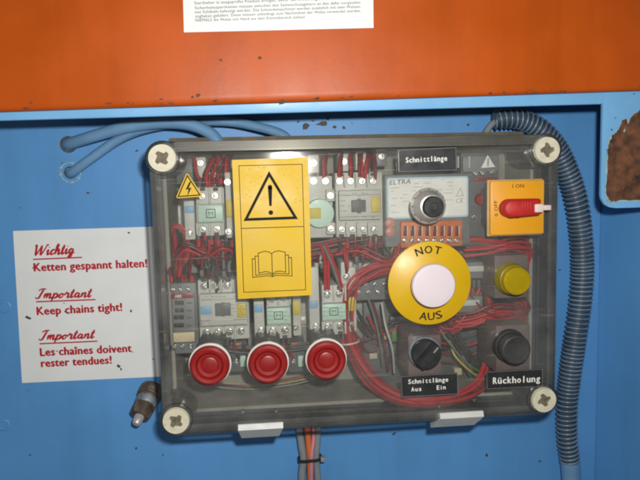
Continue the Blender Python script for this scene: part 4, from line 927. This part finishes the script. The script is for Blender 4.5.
for i in range(len(res)):
    t = (res[min(i+1, len(res)-1)]-res[max(i-1, 0)]).normalized(); a_ = (up-t*up.dot(t)).normalized(); b_ = t.cross(a_); up = a_
    s = i*step/tot; pt = 3.75*(1+.10*math.sin(s*23)+.06*math.sin(s*61))
    for k in range(3):
        q = ph+2*math.pi*step/pt*k/3; c_ = res[i].lerp(res[min(i+1, len(res)-1)], k/3); hel.append(c_+(a_*math.cos(q)+b_*math.sin(q))*rbase(i))
    ph += 2*math.pi*step/pt
MB().tube(hel, .82, 6).build('spiral_wire', M_COIL, hz, ang=180)
e0, e1 = at(570, 461, 15), at(573, 500, 15)
MB().tube([e0, tuple(Vector(e0).lerp(Vector(e1), .5)), e1], 8.2, 20).build('end_sleeve', M_CABB, hz)
s0 = at(497, 121, 26)
MB().tube(cr([s0, at(491, 125, 28), at(486, 133, 30), at(483, 143, 32)], 6), 2.6, 10).build('inner_cable', M_CABG, hz)

# grease fitting left of the box
gf = thing('fitting', 'corroded brass pipe fitting with pale tip on the wall at lower left of the box', 'fitting', at(152, 391, 0))
A = Vector(at(152.5, 389, 2)); B = Vector(at(137.5, 421, 26)); ax = (B-A).normalized(); L = (B-A).length
def seg(name, m, prof, n):
    pts = []; rs = []
    mb = MB(); up = Vector((1, 0, 0)); a_ = (up-ax*up.dot(ax)).normalized(); b_ = ax.cross(a_); vs = []; fs = []
    for t, r in prof:
        for k in range(n):
            q = 2*math.pi*k/n; vs.append(tuple(A+ax*(L*t)+a_*(r*math.cos(q))+b_*(r*math.sin(q))))
    for i in range(len(prof)-1):
        for k in range(n): fs.append((i*n+k, i*n+(k+1) % n, (i+1)*n+(k+1) % n, (i+1)*n+k))
    fs += [tuple(range(n))[::-1], tuple((len(prof)-1)*n+k for k in range(n))]
    return mb.add(vs, fs).build(name, m, gf)
seg('threaded_base', M_BRASS, [(-.06, 9.0), (.02, 10.2), (.12, 10.4), (.17, 9.6), (.21, 10.4), (.25, 9.6), (.29, 10.2), (.33, 9.0)], 20)
seg('collar', M_STEEL, [(.31, 8.4), (.33, 9.2), (.50, 8.9), (.53, 8.2)], 22)
seg('hex_nut', M_BRASS, [(.52, 8.6), (.55, 9.6), (.80, 9.2), (.86, 7.0)], 6)
seg('tip', M_TIP, [(.80, 4.0), (.90, 4.1), (1.04, 3.7), (1.10, 2.8), (1.12, 1.0)], 16)

# cables leaving below the box
for i, (x0, x1, r, m, lab, w) in enumerate(((299.5, 302, 3.3, M_CABG, 'grey cable below the box, leftmost of the tied cables', 12), (307.5, 310.5, 2.7, M_CABO, 'orange cable below the box among the tied grey cables', 15.5), (318, 317.5, 3.0, M_CABG, 'grey cable below the box, rightmost of the tied cables', 12))):
    c_ = thing('cable', lab, 'cable', at(x1, 490, w), 'cables below the box')
    xm = (303.5, 310, 316)[i]
    MB().tube(cr([at(x0, 410, w+2), at(x0, 428, w), at((x0+xm)/2, 444, w), at(xm, 458, w), at(x1, 478, w), at(x1+1, 520, w)], 6), r, 14).build('sheath', m, c_)
c_ = thing('cable', 'short pink cable end between the orange and grey cables below the box', 'cable', at(311, 452, 18))
MB().tube(cr([at(313, 426, 12), at(313.5, 440, 15), at(312, 452, 17.5), at(311.5, 464, 18), at(311.5, 500, 17)], 6), 1.7, 10).build('sheath', M_CABP, c_)
tie = thing('cable_tie', 'black cable tie around the cables below the box', 'cable tie', at(310, 458, 12))
c = at(309.8, 458, 14.2); lp = [(c[0]+9.6*math.copysign(abs(math.cos(b))**.6, math.cos(b)), c[1]+.5*math.cos(b), c[2]+5.6*math.copysign(abs(math.sin(b))**.7, math.sin(b))) for b in [2*math.pi*k/28 for k in range(29)]]
mb = MB(); n = len(lp); vs = []; fs = []
for q in lp:
    d_ = Vector((q[0]-c[0], 0, q[2]-c[2])).normalized()*.5
    vs += [(q[0], q[1]-1.3, q[2]), (q[0]+d_.x, q[1]-1.3, q[2]+d_.z), (q[0]+d_.x, q[1]+1.3, q[2]+d_.z), (q[0], q[1]+1.3, q[2])]
for i in range(n-1):
    for k in range(4): fs.append((4*i+k, 4*i+(k+1) % 4, 4*i+4+(k+1) % 4, 4*i+4+k))
mb.add(vs, fs).build('strap', M_BLACK, tie)
MB().box(c[0]+8.8, c[1]-2, c[2]+1, c[0]+12.6, c[1]+2.2, c[2]+5.5, .6).build('lock_head', M_CABG, tie)
